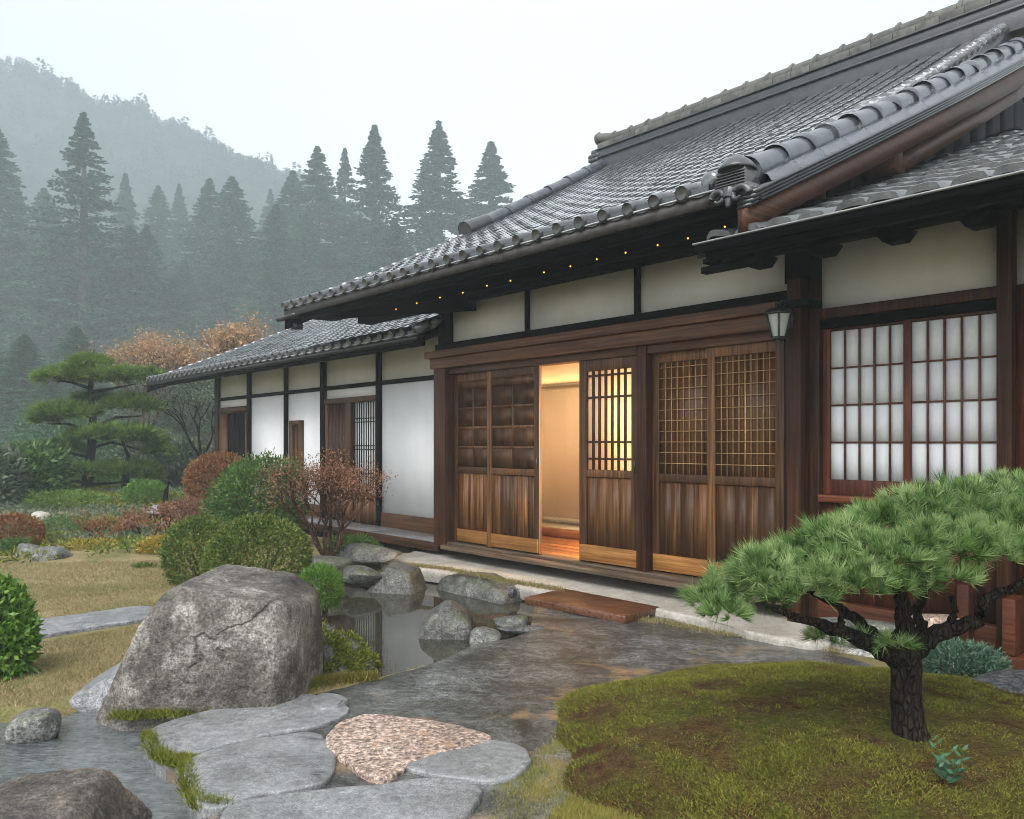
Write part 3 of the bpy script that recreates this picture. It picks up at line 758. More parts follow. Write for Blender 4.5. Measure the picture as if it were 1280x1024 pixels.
# ---- front of the main block
def plaster(x0, x1, z0, z1, y=0.035, mat='upper_plaster', th=0.09):
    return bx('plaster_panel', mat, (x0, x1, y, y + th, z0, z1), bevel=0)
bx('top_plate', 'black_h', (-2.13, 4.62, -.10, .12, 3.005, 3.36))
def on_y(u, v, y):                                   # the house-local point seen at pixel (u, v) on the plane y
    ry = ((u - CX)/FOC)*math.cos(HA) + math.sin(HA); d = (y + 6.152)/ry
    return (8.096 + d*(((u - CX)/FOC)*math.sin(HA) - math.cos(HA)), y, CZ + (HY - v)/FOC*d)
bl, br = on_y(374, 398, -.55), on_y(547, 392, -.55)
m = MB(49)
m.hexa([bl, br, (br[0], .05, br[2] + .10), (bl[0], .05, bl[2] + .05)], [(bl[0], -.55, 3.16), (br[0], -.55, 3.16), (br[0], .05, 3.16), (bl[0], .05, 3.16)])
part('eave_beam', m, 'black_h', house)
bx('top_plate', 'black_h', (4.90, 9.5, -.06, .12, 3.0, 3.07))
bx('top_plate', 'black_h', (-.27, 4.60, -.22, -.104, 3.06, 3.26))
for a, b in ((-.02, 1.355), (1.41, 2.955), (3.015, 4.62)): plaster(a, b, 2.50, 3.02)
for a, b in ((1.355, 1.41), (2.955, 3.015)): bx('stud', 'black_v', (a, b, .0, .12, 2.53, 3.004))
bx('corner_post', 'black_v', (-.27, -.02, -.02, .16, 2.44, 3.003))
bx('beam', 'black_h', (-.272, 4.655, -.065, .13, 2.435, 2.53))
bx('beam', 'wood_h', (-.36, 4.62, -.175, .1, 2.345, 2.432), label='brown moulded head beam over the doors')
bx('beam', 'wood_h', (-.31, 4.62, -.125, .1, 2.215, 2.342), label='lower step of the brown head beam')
bx('door_head', 'wood_h', (-.015, 4.62, -.035, .12, 2.135, 2.212))
bx('corner_post', 'post', (-.265, -.018, -.095, .14, -.03, 2.212), label='dark post at the left end of the doors')
m = MB(50); m.box(-.02, 4.66, -.17, -.07, -.055, -.004); m.box(-.02, 4.66, -.066, .13, -.055, .026)
part('door_sill', m, 'grey_wood', house, bevel=.006)

def framed_door(x0, x1, y, stile=0.075, z0=.03, z1=2.133, mid=0.93, kick=0.20, midh=.075, name='sliding_door', label=None, top=.09):
    """stiles and rails of one sliding door as its own mesh; the fillings become sub-parts"""
    m = MB(int(x0*100) & 0xff)
    m.box(x0, x0 + stile, y, y + .04, z0, z1); m.box(x1 - stile, x1, y, y + .04, z0, z1)
    m.box(x0 + stile, x1 - stile, y + .002, y + .038, z1 - top, z1); m.box(x0 + stile, x1 - stile, y + .001, y + .038, mid, mid + midh)
    d = part(name, m, 'wood_v', house, label, bevel=.003)
    k = MB(7 + int(x0*10)); k.box(x0 + (stile if kick < .17 else .012), x1 - .012, y - .012, y + .03, z0 + .012, z0 + kick)
    part('kick_board', k, 'kick', d, bevel=.004)
    q_ = MB(3); q_.box(x0 + .004, x1 - .004, y + .0305, y + .0375, z0 - .008, mid + .01); part('back_panel', q_, 'plank_dark', d)
    p = MB(5 + int(x0*31)); xs = x0 + stile; w = x1 - stile - xs; n = max(3, int(round(w / .14)))
    rg = random.Random(int(x0*1000)); c = np.cumsum([0] + [rg.uniform(.7, 1.3) for _ in range(n)]); c = c / c[-1]
    for i in range(n): p.box(xs + w*c[i] + .002, xs + w*c[i+1] - .002, y + .014 + rg.uniform(0, .003), y + .03, z0 + kick - .02, mid + .005)
    part('plank_panel', p, 'plank', d)
    return d, xs, x1 - stile, mid + midh, z1 - top
# two doors with square wooden panels
for (x0, x1, y) in ((-.015, .735, .045), (.690, 1.60, -.002)):
    d, a, b, z0, z1 = framed_door(x0, x1, y, .085 if y < 0 else .07, label='door with small square wooden panels', mid=.90, kick=.165)
    m = MB(60 + int(x0*10)); rg = random.Random(int(x0*77) + 3); zt = z1 - .10; nz = 4; nx = 2
    for i in range(nx):
        for j in range(nz):
            w = (b - a) / nx; h = (zt - z0) / nz
            m.box(a + i*w + .004, a + (i+1)*w - .004, y + .0112, y + .03, z0 + j*h + .004, z0 + (j+1)*h - .004, .2 + .35*rg.random())
    part('square_panel', m, 'plank_dark', d)
    m = MB(61)
    for i in range(nx - 1): m.box(a + (b-a)/nx*(i+1) - .013, a + (b-a)/nx*(i+1) + .013, y + .008, y + .03, z0, zt)
    for j in range(nz - 1): m.box(a, b, y + .0095, y + .03, z0 + (zt-z0)/nz*(j+1) - .016, z0 + (zt-z0)/nz*(j+1) + .016)
    m.box(a, b, y + .006, y + .03, zt, z1)
    part('panel_grid', m, 'wood_v', d)
    m = MB(67); m.box(a - .01, b + .01, y + .0305, y + .037, z0 - .02, z1 + .01); part('back_panel', m, 'plank_dark', d)
# the lit lattice door
d, a, b, z0, z1 = framed_door(2.215, 3.03, -.002, .105, label='door with a glowing barred window', mid=.92, kick=.18, top=.115)
m = MB(62)
for i in range(1, 7): xx = a + (b-a)*i/7; m.box(xx - .0115, xx + .0115, y - .006 if False else .0, .022, z0, z1)
for q in (.03, .25, .70, .87): zz = z1 - (z1 - z0)*q - .02; m.box(a, b, .004, .026, zz - .011, zz + .011)
part('lattice', m, 'bar', d)
m = MB(63); m.box(a, b, .028, .031, z0, z1); part('paper_pane', m, 'paper_lit', d)
m = MB(64); m.box(2.965, 2.98, -.016, -.006, .98, 1.10); m.box(1.55, 1.575, -.016, -.004, 1.0, 1.1)
part('door_pull', m, 'metal', d)
bx('door_post', 'post', (3.032, 3.150, -.055, .12, .027, 2.214), label='narrow post between the doors')
# two doors with fine honey-coloured lattice
for (x0, x1, y, ncol) in ((3.152, 3.86, .045, 8), (3.815, 4.575, -.002, 10)):
    d, a, b, z0, z1 = framed_door(x0, x1, y, .08, label='door with a fine pale lattice over dark wood', mid=.90, kick=.17)
    m = MB(65); m.box(a - .004, b + .004, y + .024, y + .034, z0 - .002, z1 + .004)
    part('back_panel', m, 'plank', d)
    m = MB(66)
    for i in range(1, ncol): xx = a + (b-a)*i/ncol; m.box(xx - .0042, xx + .0042, y + .012, y + .02, z0, z1)
    for j in range(1, 11): zz = z0 + (z1-z0)*j/10.5; m.box(a, b, y + .008, y + .0155, zz - .0038, zz + .0038)
    part('lattice', m, 'gold_bar', d)
bx('door_jamb', 'post', (4.577, 4.678, .0, .12, -.0, 2.433))
bx('main_post', 'post', (4.68, 4.80, -.14, .14, -.25, 2.60), label='thick dark post carrying the lantern')
bx('main_post', 'black_v', (4.64, 4.84, -.06, .14, 2.602, 3.003))
bx('main_post', 'post', (4.802, 4.895, -.02, .14, -.2, 2.60))
bx('post_cap', 'black_h', (4.60, 4.90, -.19, .10, 2.36, 2.42))

# ---- right wing wall with paper screens
bx('plaster_panel', 'upper_plaster', (4.897, 6.19, .02, .12, 2.345, 3.0), bevel=0)
bx('plaster_panel', 'upper_plaster', (6.285, 9.4, .02, .12, 2.345, 3.0), bevel=0)
bx('beam', 'post', (4.897, 6.188, -.045, .10, 2.262, 2.343), label='dark beam over the paper screens')
bx('beam', 'black_h', (4.897, 6.188, -.015, .10, 2.19, 2.258))
bx('screen_post', 'post', (6.19, 6.285, -.075, .13, -.15, 3.0))
for (x0, x1, y, fl, fr) in ((4.90, 5.60, .03, .06, .055), (5.545, 6.188, -.004, .055, .012)):
    m = MB(70); z0, z1 = .98, 2.165
    m.box(x0, x0 + fl, y, y + .034, .86, 2.188); m.box(x1 - fr, x1, y, y + .034, .86, 2.188)
    m.box(x0 + fl, x1 - fr, y + .002, y + .032, .86, z0); m.box(x0 + fl, x1 - fr, y + .002, y + .032, z1, 2.188)
    d = part('paper_screen', m, 'red_v', house, bevel=.003)
    a, b = x0 + fl, x1 - fr
    m = MB(71)
    for i in range(1, 5): xx = a + (b-a)*i/5; m.box(xx - .0065, xx + .0065, y + .006, y + .016, z0, z1)
    for j in range(1, 4): zz = z0 + (z1-z0)*j/4; m.box(a, b, y + .008, y + .0185, zz - .006, zz + .006)
    part('lattice', m, 'red_bar', d)
    m = MB(72)
    for i in range(5):
        for j in range(4): m.box(a + (b-a)*i/5, a + (b-a)*(i+1)/5, y + .019, y + .022, z0 + (z1-z0)*j/4, z0 + (z1-z0)*(j+1)/4)
    part('paper_pane', m, 'paper', d)
bx('window_sill', 'red_h', (4.897, 6.188, -.05, .12, .80, .857))
m = MB(73)
for i in range(9): m.box(4.897 + i*.1435, 4.897 + (i+1)*.1435 - .003, .01, .04, .02, .797)
part('wall_boarding', m, 'red_v', house)
bx('base_beam', 'red_h', (4.90, 6.188, -.06, .12, -.14, .018))
m = MB(74)
for i in range(16): m.box(6.287 + i*.19, 6.287 + (i+1)*.19 - .004, .0, .04, -.05, 2.34)
part('wall_boarding', m, 'red_v', house, label='tall brown boarded wall at the right end')
bx('base_beam', 'black_h', (6.287, 9.4, -.05, .12, -.2, -.054))
m = MB(75); m.box(6.30, 7.3, -.34, -.06, -.20, -.11); m.box(6.29, 6.37, -.30, -.08, -.108, .26); m.box(5.98, 6.06, -.20, -.085, -.22, .30)
part('wooden_step', m, 'red_h', house, bevel=.01)

# ---- left wing wall (set back 0.55 m)
WY = .55
def wpl(x0, x1, z0, z1, mat, y=WY + .03): return bx('plaster_panel', mat, (x0, x1, y, y + .1, z0, z1), bevel=0)
PX = [(-9.16, -8.95), (-7.49, -7.36), (-5.84, -5.74), (-4.45, -4.30), (-2.66, -2.55)]
for i, (a, b) in enumerate(PX):
    bx('post', 'post' if i in (0,) else 'black_v', (a, b, WY - .02, WY + .14, -.1, 2.90))
edges = [(-8.95, -7.49), (-7.36, -5.84), (-5.74, -4.45), (-4.30, -2.66), (-2.55, -.27)]
for i, (a, b) in enumerate(edges):
    bx('beam', 'black_h', (a, b, WY + .0, WY + .12, 2.17, 2.235))
    wpl(a, b, 2.232, 3.05, 'upper_plaster')
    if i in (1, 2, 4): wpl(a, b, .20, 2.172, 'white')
    else: wpl(a, b, 2.02, 2.172, 'upper_plaster')
bx('top_plate', 'black_h', (-9.2, -.25, WY - .06, WY + .1, 2.80, 2.97))
bx('skirting', 'wood_h', (-2.548, -.27, WY + .005, WY + .12, -.02, .198))
bx('skirting', 'wood_h', (-7.358, -5.842, WY + .005, WY + .12, -.02, .198))
bx('skirting', 'wood_h', (-5.738, -4.452, WY + .005, WY + .12, -.02, .198))
bx('corner_panel', 'wood_h', (-.268, -.25, .12, WY + .1, -.02, 2.9))
# small entrance at the far end
m = MB(80); a, b = edges[0]
m.box(a, b, WY - .01, WY + .1, 1.89, 2.02); m.box(a, a + .34, WY, WY + .1, -.05, 1.888); m.box(b - .12, b, WY, WY + .1, -.05, 1.888)
d = part('side_door', m, 'wood_v', house, 'dark plank door at the far end')
m = MB(81)
for i in range(5): m.box(a + .34 + i*.2, a + .34 + (i+1)*.2 - .004, WY + .05, WY + .08, -.05, 1.888)
part('plank_panel', m, 'black_v', d)
# narrow window
m = MB(82); x0, x1, z0, z1 = -5.62, -5.13, .45, 1.68
m.box(x0, x0+.12, WY - .02, WY + .05, z0, z1); m.box(x1-.12, x1, WY - .02, WY + .05, z0, z1); m.box(x0+.12, x1-.12, WY - .015, WY + .05, z1-.09, z1); m.box(x0+.12, x1-.12, WY - .015, WY + .05, z0, z0+.09)
d = part('window', m, 'wood_v', house, 'narrow framed window in the white wall')
m = MB(83); m.box(x0+.12, x1-.12, WY + .02, WY + .028, z0+.09, z1-.09); part('pane', m, 'plank_dark', d)
m = MB(84); m.box(x0+.21, x0+.26, WY - .005, WY + .02, z0+.09, z1-.2); part('lattice', m, 'wood_v', d)
# barred window: brown lattice half and pale half
a, b = edges[3]; mx = (-4.30 - 2.66)/2 - .02
m = MB(85); z0, z1 = .47, 1.93
m.box(a, b, WY - .02, WY + .1, z1, 2.018); m.box(a, a+.09, WY - .005, WY + .08, z0, z1); m.box(mx - .09, mx + .09, WY - .025, WY + .05, z0, z1); m.box(b-.05, b, WY - .005, WY + .08, z0, z1)
m.box(a, b, WY - .02, WY + .1, .40, z0)
d = part('window', m, 'wood_v', house, 'wide barred window with one brown and one pale half', bevel=.004)
m = MB(86); n = 13
for i in range(n): xx = a + .09 + (mx - .09 - a - .09)*(i + .5)/n; m.box(xx - .014, xx + .014, WY + .012, WY + .035, z0, z1)
part('lattice', m, 'bar', d)
m = MB(87); m.box(a + .09, mx - .09, WY + .045, WY + .055, z0, z1); part('pane', m, 'plank_dark', d)
m = MB(88); n = 10
for i in range(n): xx = mx + .09 + (b - .05 - mx - .09)*(i + .5)/n; m.box(xx - .0075, xx + .0075, WY + .03, WY + .04, z0, z1)
for q in (.18, .22, .48, .52, .78, .82): zz = z0 + (z1 - z0)*q; m.box(mx + .09, b - .05, WY + .032, WY + .043, zz - .006, zz + .006)
part('lattice', m, 'black_v', d)
m = MB(89); m.box(mx + .09, b - .05, WY + .045, WY + .05, z0, z1); part('paper_pane', m, 'paper', d)
m = MB(90)
for i in range(6): m.box(a + i*(b-a)/6, a + (i+1)*(b-a)/6 - .004, WY + .03, WY + .06, -.02, .398)
part('wall_boarding', m, 'plank', house)
# deck
m = MB(91)
for i in range(5): m.box(-9.2 + i*1.79, -9.2 + (i+1)*1.79 - .006, .02, WY - .005, -.05, -.012)
part('veranda_deck', m, 'deck', house, bevel=.006)
m = MB(91); m.box(-9.2, -.28, -.02, .016, -.13, -.016); part('veranda_edge', m, 'wood_h', house, bevel=.004)
m = MB(92)
for x in np.arange(-9.0, -.3, .9): m.box(x, x + .09, .03, .12, -.35, -.142)
part('deck_post', m, 'black_v', house)
# gable, back and inner walls
m = MB(93)
m.box(-9.16, -9.05, WY + .15, 7.2, -.2, 2.9); m.box(-9.05, -.3, 7.1, 7.2, -.2, 2.9)
m.box(-.26, -.16, WY + .02, 10.4, 2.98, 3.6); m.box(-.26, 9.4, 10.3, 10.4, -.2, 3.1); m.box(9.3, 9.4, .15, 10.3, -.2, 3.0); m.box(-.26, -.16, 7.25, 10.3, -.2, 2.97)
pw = prof_wing
for i, (ya, yb) in enumerate(zip(np.linspace(WY + .15, RIDGE2_Y, 6)[:-1], np.linspace(WY + .15, RIDGE2_Y, 6)[1:])):
    m.hexa([(-9.16, ya, 2.9), (-9.05, ya, 2.9), (-9.05, yb, 2.9), (-9.16, yb, 2.9)], [(-9.16, ya, pw(ya) - .09), (-9.05, ya, pw(ya) - .09), (-9.05, yb, pw(yb) - .09), (-9.16, yb, pw(yb) - .09)])
for i, (ya, yb) in enumerate(zip(np.linspace(.2, RIDGE_Y, 8)[:-1], np.linspace(.2, RIDGE_Y, 8)[1:])):
    m.hexa([(-.26, ya, 3.1), (-.16, ya, 3.1), (-.16, yb, 3.1), (-.26, yb, 3.1)], [(-.26, ya, prof_main(ya) - .09), (-.16, ya, prof_main(ya) - .09), (-.16, yb, prof_main(yb) - .09), (-.26, yb, prof_main(yb) - .09)])
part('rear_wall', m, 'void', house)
# the lit room behind the doors
m = MB(94)
m.box(-1.6, 4.56, 1.86, 1.92, .135, 2.07); m.box(-1.6, 4.56, 1.96, 2.02, 2.06, 2.75)
m.box(-1.66, -1.6, .72, 2.02, -.1, 2.75); m.box(4.5, 4.56, .14, 1.85, .03, 2.75); m.box(-.155, -.10, .145, .72, -.06, 2.75); m.box(-1.6, -.157, .72, .76, -.06, 2.75)
part('room_wall', m, 'room', house)
m = MB(95); m.box(-.1, 4.5, .13, .76, 2.70, 2.76); m.box(-1.6, 4.5, .762, 2.0, 2.70, 2.76); part('room_ceiling', m, 'room', house)
m = MB(96)
for i in range(12): m.box(-1.6 if i > 5 else -.1, 4.5, .14 + i*.105, .14 + (i+1)*.105 - .002, -.06, .012)
part('room_floor', m, 'floor_in', house)
m = MB(97); m.box(-1.6, 4.5, 1.405, 1.855, .014, .128); part('room_step', m, 'floor_in', house, bevel=.006)
m = MB(99); m.box(-1.6, 4.5, 1.41, 1.84, .1285, .137); part('step_mat', m, 'pale_pave', house)
m = MB(98); m.box(-1.6, 4.5, 1.842, 1.857, .13, .22); m.box(-1.6, 4.5, 1.80, 1.955, 2.072, 2.10); part('room_trim', m, 'pale_pave', house)
ld = bpy.data.lights.new('room_lamp', 'AREA'); ld.energy = 12; ld.color = (1.0, 0.72, 0.44); ld.shape = 'RECTANGLE'; ld.size = 3.6; ld.size_y = .5
lo = bpy.data.objects.new('room_lamp', ld); COL.objects.link(lo); lo.parent = house; lo.location = (1.6, .85, 2.66)
ld = bpy.data.lights.new('wall_fill_light', 'AREA'); ld.energy = 230; ld.color = (1.0, 0.72, 0.44); ld.shape = 'RECTANGLE'; ld.size = 1.7; ld.size_y = .8  # unseen fill light added to even out the room's back wall
lo = bpy.data.objects.new('wall_fill_light', ld); COL.objects.link(lo); lo.parent = house; lo.location = (4.25, 1.0, 1.25); lo.rotation_euler = (0, R(90), 0)
ld = bpy.data.lights.new('cove_lamp', 'AREA'); ld.energy = 2.5; ld.color = (1.0, 0.60, 0.27); ld.shape = 'RECTANGLE'; ld.size = 4; ld.size_y = .05
lo = bpy.data.objects.new('cove_lamp', ld); COL.objects.link(lo); lo.parent = house; lo.location = (1.2, 1.90, 2.12); lo.rotation_euler = (PI, 0, 0)

def HW(x, y, z=0):                                   # house-local point -> world
    c, s = math.cos(HA - PI/2), math.sin(HA - PI/2)
    return Vector((-0.757 + c*x - s*y, 10.14 + s*x + c*y, z))

# ---- lantern on the main post
t = NT('frosted_lantern_glass'); M['lantern_glass'] = t.done(t.bsdf((0.42, 0.47, 0.44), 0.25, 0.5))
L = empty('wall_lantern', HW(4.70, -.30, 2.10), 'black metal wall lantern with pale glass on the thick dark post', 'lantern', rz=HA - PI/2)
m = MB(100)
m.lathe([(.0, .285), (.02, .28), (.03, .262), (.10, .235), (.125, .205), (.122, .196), (.0, .196)], n=6)
m.lathe([(.0, .0), (.062, .0), (.066, .012), (.06, .02), (.0, .02)], n=6)
for k in range(6):
    th = 2*PI*k/6; m.tube([(.060*math.cos(th), .060*math.sin(th), .015), (.108*math.cos(th), .108*math.sin(th), .198)], [.007, .008], 6)
m.tube([(0, 0, -.03), (0, 0, 0)], [.006, .02], 8)
m.build('frame', M['metal'], L)
m = MB(101); m.lathe([(.055, .02), (.098, .196)], n=6); m.build('glass', M['lantern_glass'], L)
m = MB(102); m.tube([(0, .158, .18), (0, .12, .29), (0, .05, .31), (0, 0, .28)], [.012, .011, .011, .014], 8); m.box(-.04, .04, .145, .158, .10, .24)
m.build('bracket', M['metal'], L)

# ---- string of tiny amber lamps under the main eave
SL = empty('string_lights', HW(1.5, -.3, 2.9), 'string of tiny amber lamps along the dark main eave', 'string lights')
t = NT('amber_bulb'); e = t.n('Emission'); t.set(e.inputs[0], (1.0, 0.36, 0.04, 1)); e.inputs[1].default_value = 1.6; M['bulb'] = t.done(e.outputs[0])
BULB = [(495,386.5), (521,379), (550,372), (578.4,366), (608.6,357.3), (638,351), (680,340.5), (713,333), (746,324), (782,316), (822,306.5), (860,298), (902,289), (906,283.5)]
bp = []
for (u, v) in BULB:
    cyl = -6.152; y_t = -.62
    ry = ((u - CX)/FOC)*math.cos(HA) + math.sin(HA)
    d = (y_t - cyl) / ry; bp.append(P(u, v, d))
base = SL.location
m = MB(110); ico = [(0,0,.009),(.009,0,0),(0,.009,0),(-.009,0,0),(0,-.009,0),(0,0,-.010)]
m.add(ico, [[(0,1,2),(0,2,3),(0,3,4),(0,4,1),(5,2,1),(5,3,2),(5,4,3),(5,1,4)]])
b0 = m.build('bulb', M['bulb'], SL); b0.location = bp[0] - base
for p in bp[1:]:
    c = b0.copy(); COL.objects.link(c); c.parent = SL; c.location = p - base
m = MB(111); pts = []
for i, p in enumerate(bp[:-1]):
    q = bp[i+1]
    for k in range(4): w = k/4; pts.append(p.lerp(q, w) + Vector((0, 0, .012 - .03*math.sin(PI*w))) - base)
m.tube(pts, .0025, 4); m.build('wire', M['void'], SL)
SL.rotation_euler = (0, 0, 0)

# ------------------------------------------------------------------ ground, water, paving
WATER_Z = -0.32
def poly_px(pts, z): return np.array([G(u, v, z)[:2] for u, v in pts])
POND = poly_px([(352,728),(385,716),(430,708),(480,722),(560,728),(640,744),(705,772),(650,802),(590,815),(540,836),(470,856),(395,858),(372,800)], WATER_Z)
STREAM = np.array([tuple(G(u, v, WATER_Z)[:2]) for u, v in [(-260,930),(-60,905),(60,905),(110,886),(150,893),(205,905),(215,940),(245,975),(250,1010),(290,1030)]] + [(-.95, 2.2), (-1.1, 1.0), (-4, .5)])
def sdf(X, Y, poly):
    """signed distance, negative inside"""
    d = np.full(X.shape, 1e9); ins = np.zeros(X.shape, bool); n = len(poly)
    for i in range(n):
        a = poly[i]; b = poly[(i+1) % n]; e = b - a
        t = np.clip(((X - a[0])*e[0] + (Y - a[1])*e[1]) / (e @ e + 1e-12), 0, 1)
        d = np.minimum(d, np.hypot(X - a[0] - t*e[0], Y - a[1] - t*e[1]))
        c = ((a[1] > Y) != (b[1] > Y)) & (X < (b[0]-a[0])*(Y - a[1])/(b[1]-a[1] + 1e-12) + a[0])
        ins ^= c
    return np.where(ins, -d, d)
def sstep(a, b, x):
    t = np.clip((x - a)/(b - a), 0, 1); return t*t*(3 - 2*t)
rgG = np.random.default_rng(3)
WV = [(rgG.uniform(.3, 2.2), rgG.uniform(0, 2*PI), rgG.uniform(0, 2*PI)) for _ in range(14)]
def wavy(X, Y):
    s = np.zeros_like(X)
    for f_, a_, p_ in WV: s += np.sin(f_*2*(X*math.cos(a_) + Y*math.sin(a_)) + p_) / (1 + f_)
    return s / 4
def ground_h(X, Y):
    h = -0.25 + 0.016*wavy(X, Y)
    h = h + 0.25*sstep(12, 20, Y) + 0.8*sstep(22, 45, Y)*sstep(3, -12, X - .0*Y)
    h = h + 0.10*np.exp(-((X + 4.6)/1.8)**2 - ((Y - 11.2)/1.4)**2)
    for poly, dep in ((POND, .30), (STREAM, .22)):
        h = h - dep*sstep(.10, -.16, sdf(X, Y, poly))
    return h
def axis(lo, hi, step, far):
    a = np.arange(lo, hi + 1e-6, step)
    g = np.cumsum(step * 1.18 ** np.arange(1, 60)); g = g[g < far]
    return np.concatenate([(lo - g)[::-1], a, hi + g])
def grid_mesh(name, xs, ys, hf, mat):
    X, Y = np.meshgrid(xs, ys); Z = hf(X, Y)
    V = np.stack([X.ravel(), Y.ravel(), Z.ravel()], 1); nx = len(xs); ny = len(ys)
    i = np.arange((ny-1)*(nx-1)); r = i // (nx-1); c = i % (nx-1); a = r*nx + c
    return mesh_obj(name, V, [np.stack([a, a+1, a+nx+1, a+nx], 1)], mat, smooth=True)
tag(grid_mesh('ground', axis(-6, 4, .06, 900), axis(1.5, 13, .06, 900), ground_h, M['ground']), kind='structure')
def flat_poly(name, poly, z, mat):
    V = [(x, y, z) for x, y in poly]
    return mesh_obj(name, V, [np.arange(len(V))[None, :]], mat)
def grow(poly, k):
    c = poly.mean(0); v = poly - c; return c + v*(1 + k/np.linalg.norm(v, axis=1, keepdims=True))
tag(flat_poly('pond_water', grow(POND, .35), WATER_Z, M['water']), kind='structure')
tag(flat_poly('stream_water', grow(STREAM, .30), WATER_Z + .004, M['stream']), kind='structure')

def smooth_outline(pts, n=140):
    """closed Catmull-Rom curve through the points, n samples"""
    p = np.asarray(pts, float); m = len(p); out = []
    for q in np.linspace(0, m, n, endpoint=False):
        i = int(q); t = q - i
        a, b, c, d = p[(i-1) % m], p[i % m], p[(i+1) % m], p[(i+2) % m]
        out.append(.5*((2*b) + (c-a)*t + (2*a-5*b+4*c-d)*t*t + (3*b-a-3*c+d)*t**3))
    return np.array(out)
def stone_slab(name, px, ztop, mat, thick=.14, n=150, edge=.035, amp=.008, seed=0, rings=16, wob=.012, smooth=True, zpix=None):
    o = smooth_outline([tuple(G(u, v, zpix if zpix is not None else ztop)[:2]) for u, v in px], n) if smooth else np.array([tuple(G(u, v, ztop)[:2]) for u, v in px])
    n = len(o); c = o.mean(0)
    rg = random.Random(seed); sx, sy = rg.uniform(0, 50), rg.uniform(0, 50)
    V = []
    def nz(x, y, f): return mnoise.noise(Vector((x*f + sx, y*f + sy, seed*3.1)))
    dirs = o - c; L = np.linalg.norm(dirs, axis=1)
    prof = [(0.0, -thick), (0.0, -edge*.9), (.18*edge, -edge*.4), (.5*edge, -edge*.14), (1.1*edge, -.01*edge)]
    for (ins, dz) in prof:
        for k in range(n):
            w = wob*(nz(o[k][0], o[k][1], 6) + .6*nz(o[k][0], o[k][1], 17))
            f = (L[k] - ins + w)/L[k]; x, y = c + dirs[k]*f
            V.append((x, y, ztop + dz + amp*(nz(x, y, 2.5) + .5*nz(x, y, 8))))
    for r in range(1, rings + 1):
        fr = (1 - r/(rings + .0))
        for k in range(n):
            f = (L[k] - 1.1*edge)/L[k]*fr; x, y = c + dirs[k]*f
            V.append((x, y, ztop + amp*(nz(x, y, 2.5) + .5*nz(x, y, 8) + .25*nz(x, y, 24))))
    R_ = len(prof) + rings; F = []
    for r in range(R_ - 1):
        for k in range(n):
            k2 = (k+1) % n; F.append((r*n+k, r*n+k2, (r+1)*n+k2, (r+1)*n+k))
    ar = .5*np.sum(o[:,0]*np.roll(o[:,1], -1) - np.roll(o[:,0], -1)*o[:,1])
    if ar < 0: F = [f[::-1] for f in F]
    return mesh_obj(name, V, [np.array(F)], M[mat] if isinstance(mat, str) else mat, smooth=True)

tag(stone_slab('stone_paving', [(196,915),(300,890),(392,866),(430,856),(470,846),(545,824),(592,804),(640,794),(700,775),(668,757),(700,748),(790,772),(830,768),(880,786),(960,795),(1120,838),(1120,880),(1000,900),(860,920),(770,960),(700,1010),(640,1100),(560,1200),(330,1200),(262,1060),(250,1010),(236,970),(196,944)], -0.232, 'terrace', n=260, amp=.010, rings=26, seed=4, edge=.05), kind='structure')
tag(stone_slab('walkway', [(478,700),(556,682),(640,692),(760,712),(900,735),(1040,760),(1040,800),(960,795),(868,771),(760,751),(680,739),(600,723),(508,708)], -0.175, 'pale_pave', n=220, amp=.007, rings=18, seed=8, edge=.05, thick=.13, wob=.06), kind='structure')
def flagstone(px, z, mat, label, seed, **k):
    k.setdefault('edge', .014); k.setdefault('amp', .005); k.setdefault('wob', .014)
    return tag(stone_slab('flagstone', [(c[0] + (u - c[0])*1.025, c[1] + (v - c[1])*1.03) for c in [np.mean(px, axis=0)] for u, v in px], z - .014, mat, seed=seed, **k), label, 'flagstone', 'flagstones set in the wet paving')  # nearly flush with the paving
flagstone([(184,916),(215,900),(300,878),(370,868),(415,874),(432,888),(400,905),(350,914),(300,925),(250,938),(215,947),(190,935)], -.198, 'flag', 'long grey flagstone in front of the big boulder, split by one crack', 1)
flagstone([(233,950),(265,937),(340,920),(395,917),(415,940),(412,968),(390,980),(330,990),(280,1006),(250,1003),(234,975)], -.192, 'flag', 'pale grey flagstone with a dark gap below it, left of the pinkish one', 2)
flagstone([(408,925),(430,902),(470,893),(540,900),(608,917),(590,930),(530,945),(490,968),(462,968),(425,945)], -.190, 'flag_pink', 'pinkish speckled flagstone shaped like a wedge', 3, amp=.008, edge=.012)
flagstone([(505,957),(540,940),(590,925),(640,928),(662,942),(648,962),(610,974),(560,970)], -.196, 'flag', 'small grey flagstone right of the pinkish one, by the grass', 4)
flagstone([(285,1008),(340,995),(410,985),(480,978),(560,972),(600,985),(588,1010),(560,1035),(520,1080),(300,1080)], -.190, 'flag', 'large grey flagstone at the bottom edge below the pinkish one', 5)
flagstone([(386,876),(400,866),(422,866),(434,873),(424,882),(400,884)], -.185, 'flag', 'smallest grey flagstone, set beside the mossy clump', 6, edge=.02)
o = stone_slab('path_slab', [(-60,806),(-60,780),(30,775),(120,764),(175,757),(200,761),(212,767),(170,775),(110,784),(34,796)], -.222, 'slab', seed=9, smooth=True, edge=.015, thick=.10, amp=.003)
tag(o, 'long flat grey stone slab laid across the tan lawn', 'stone slab')

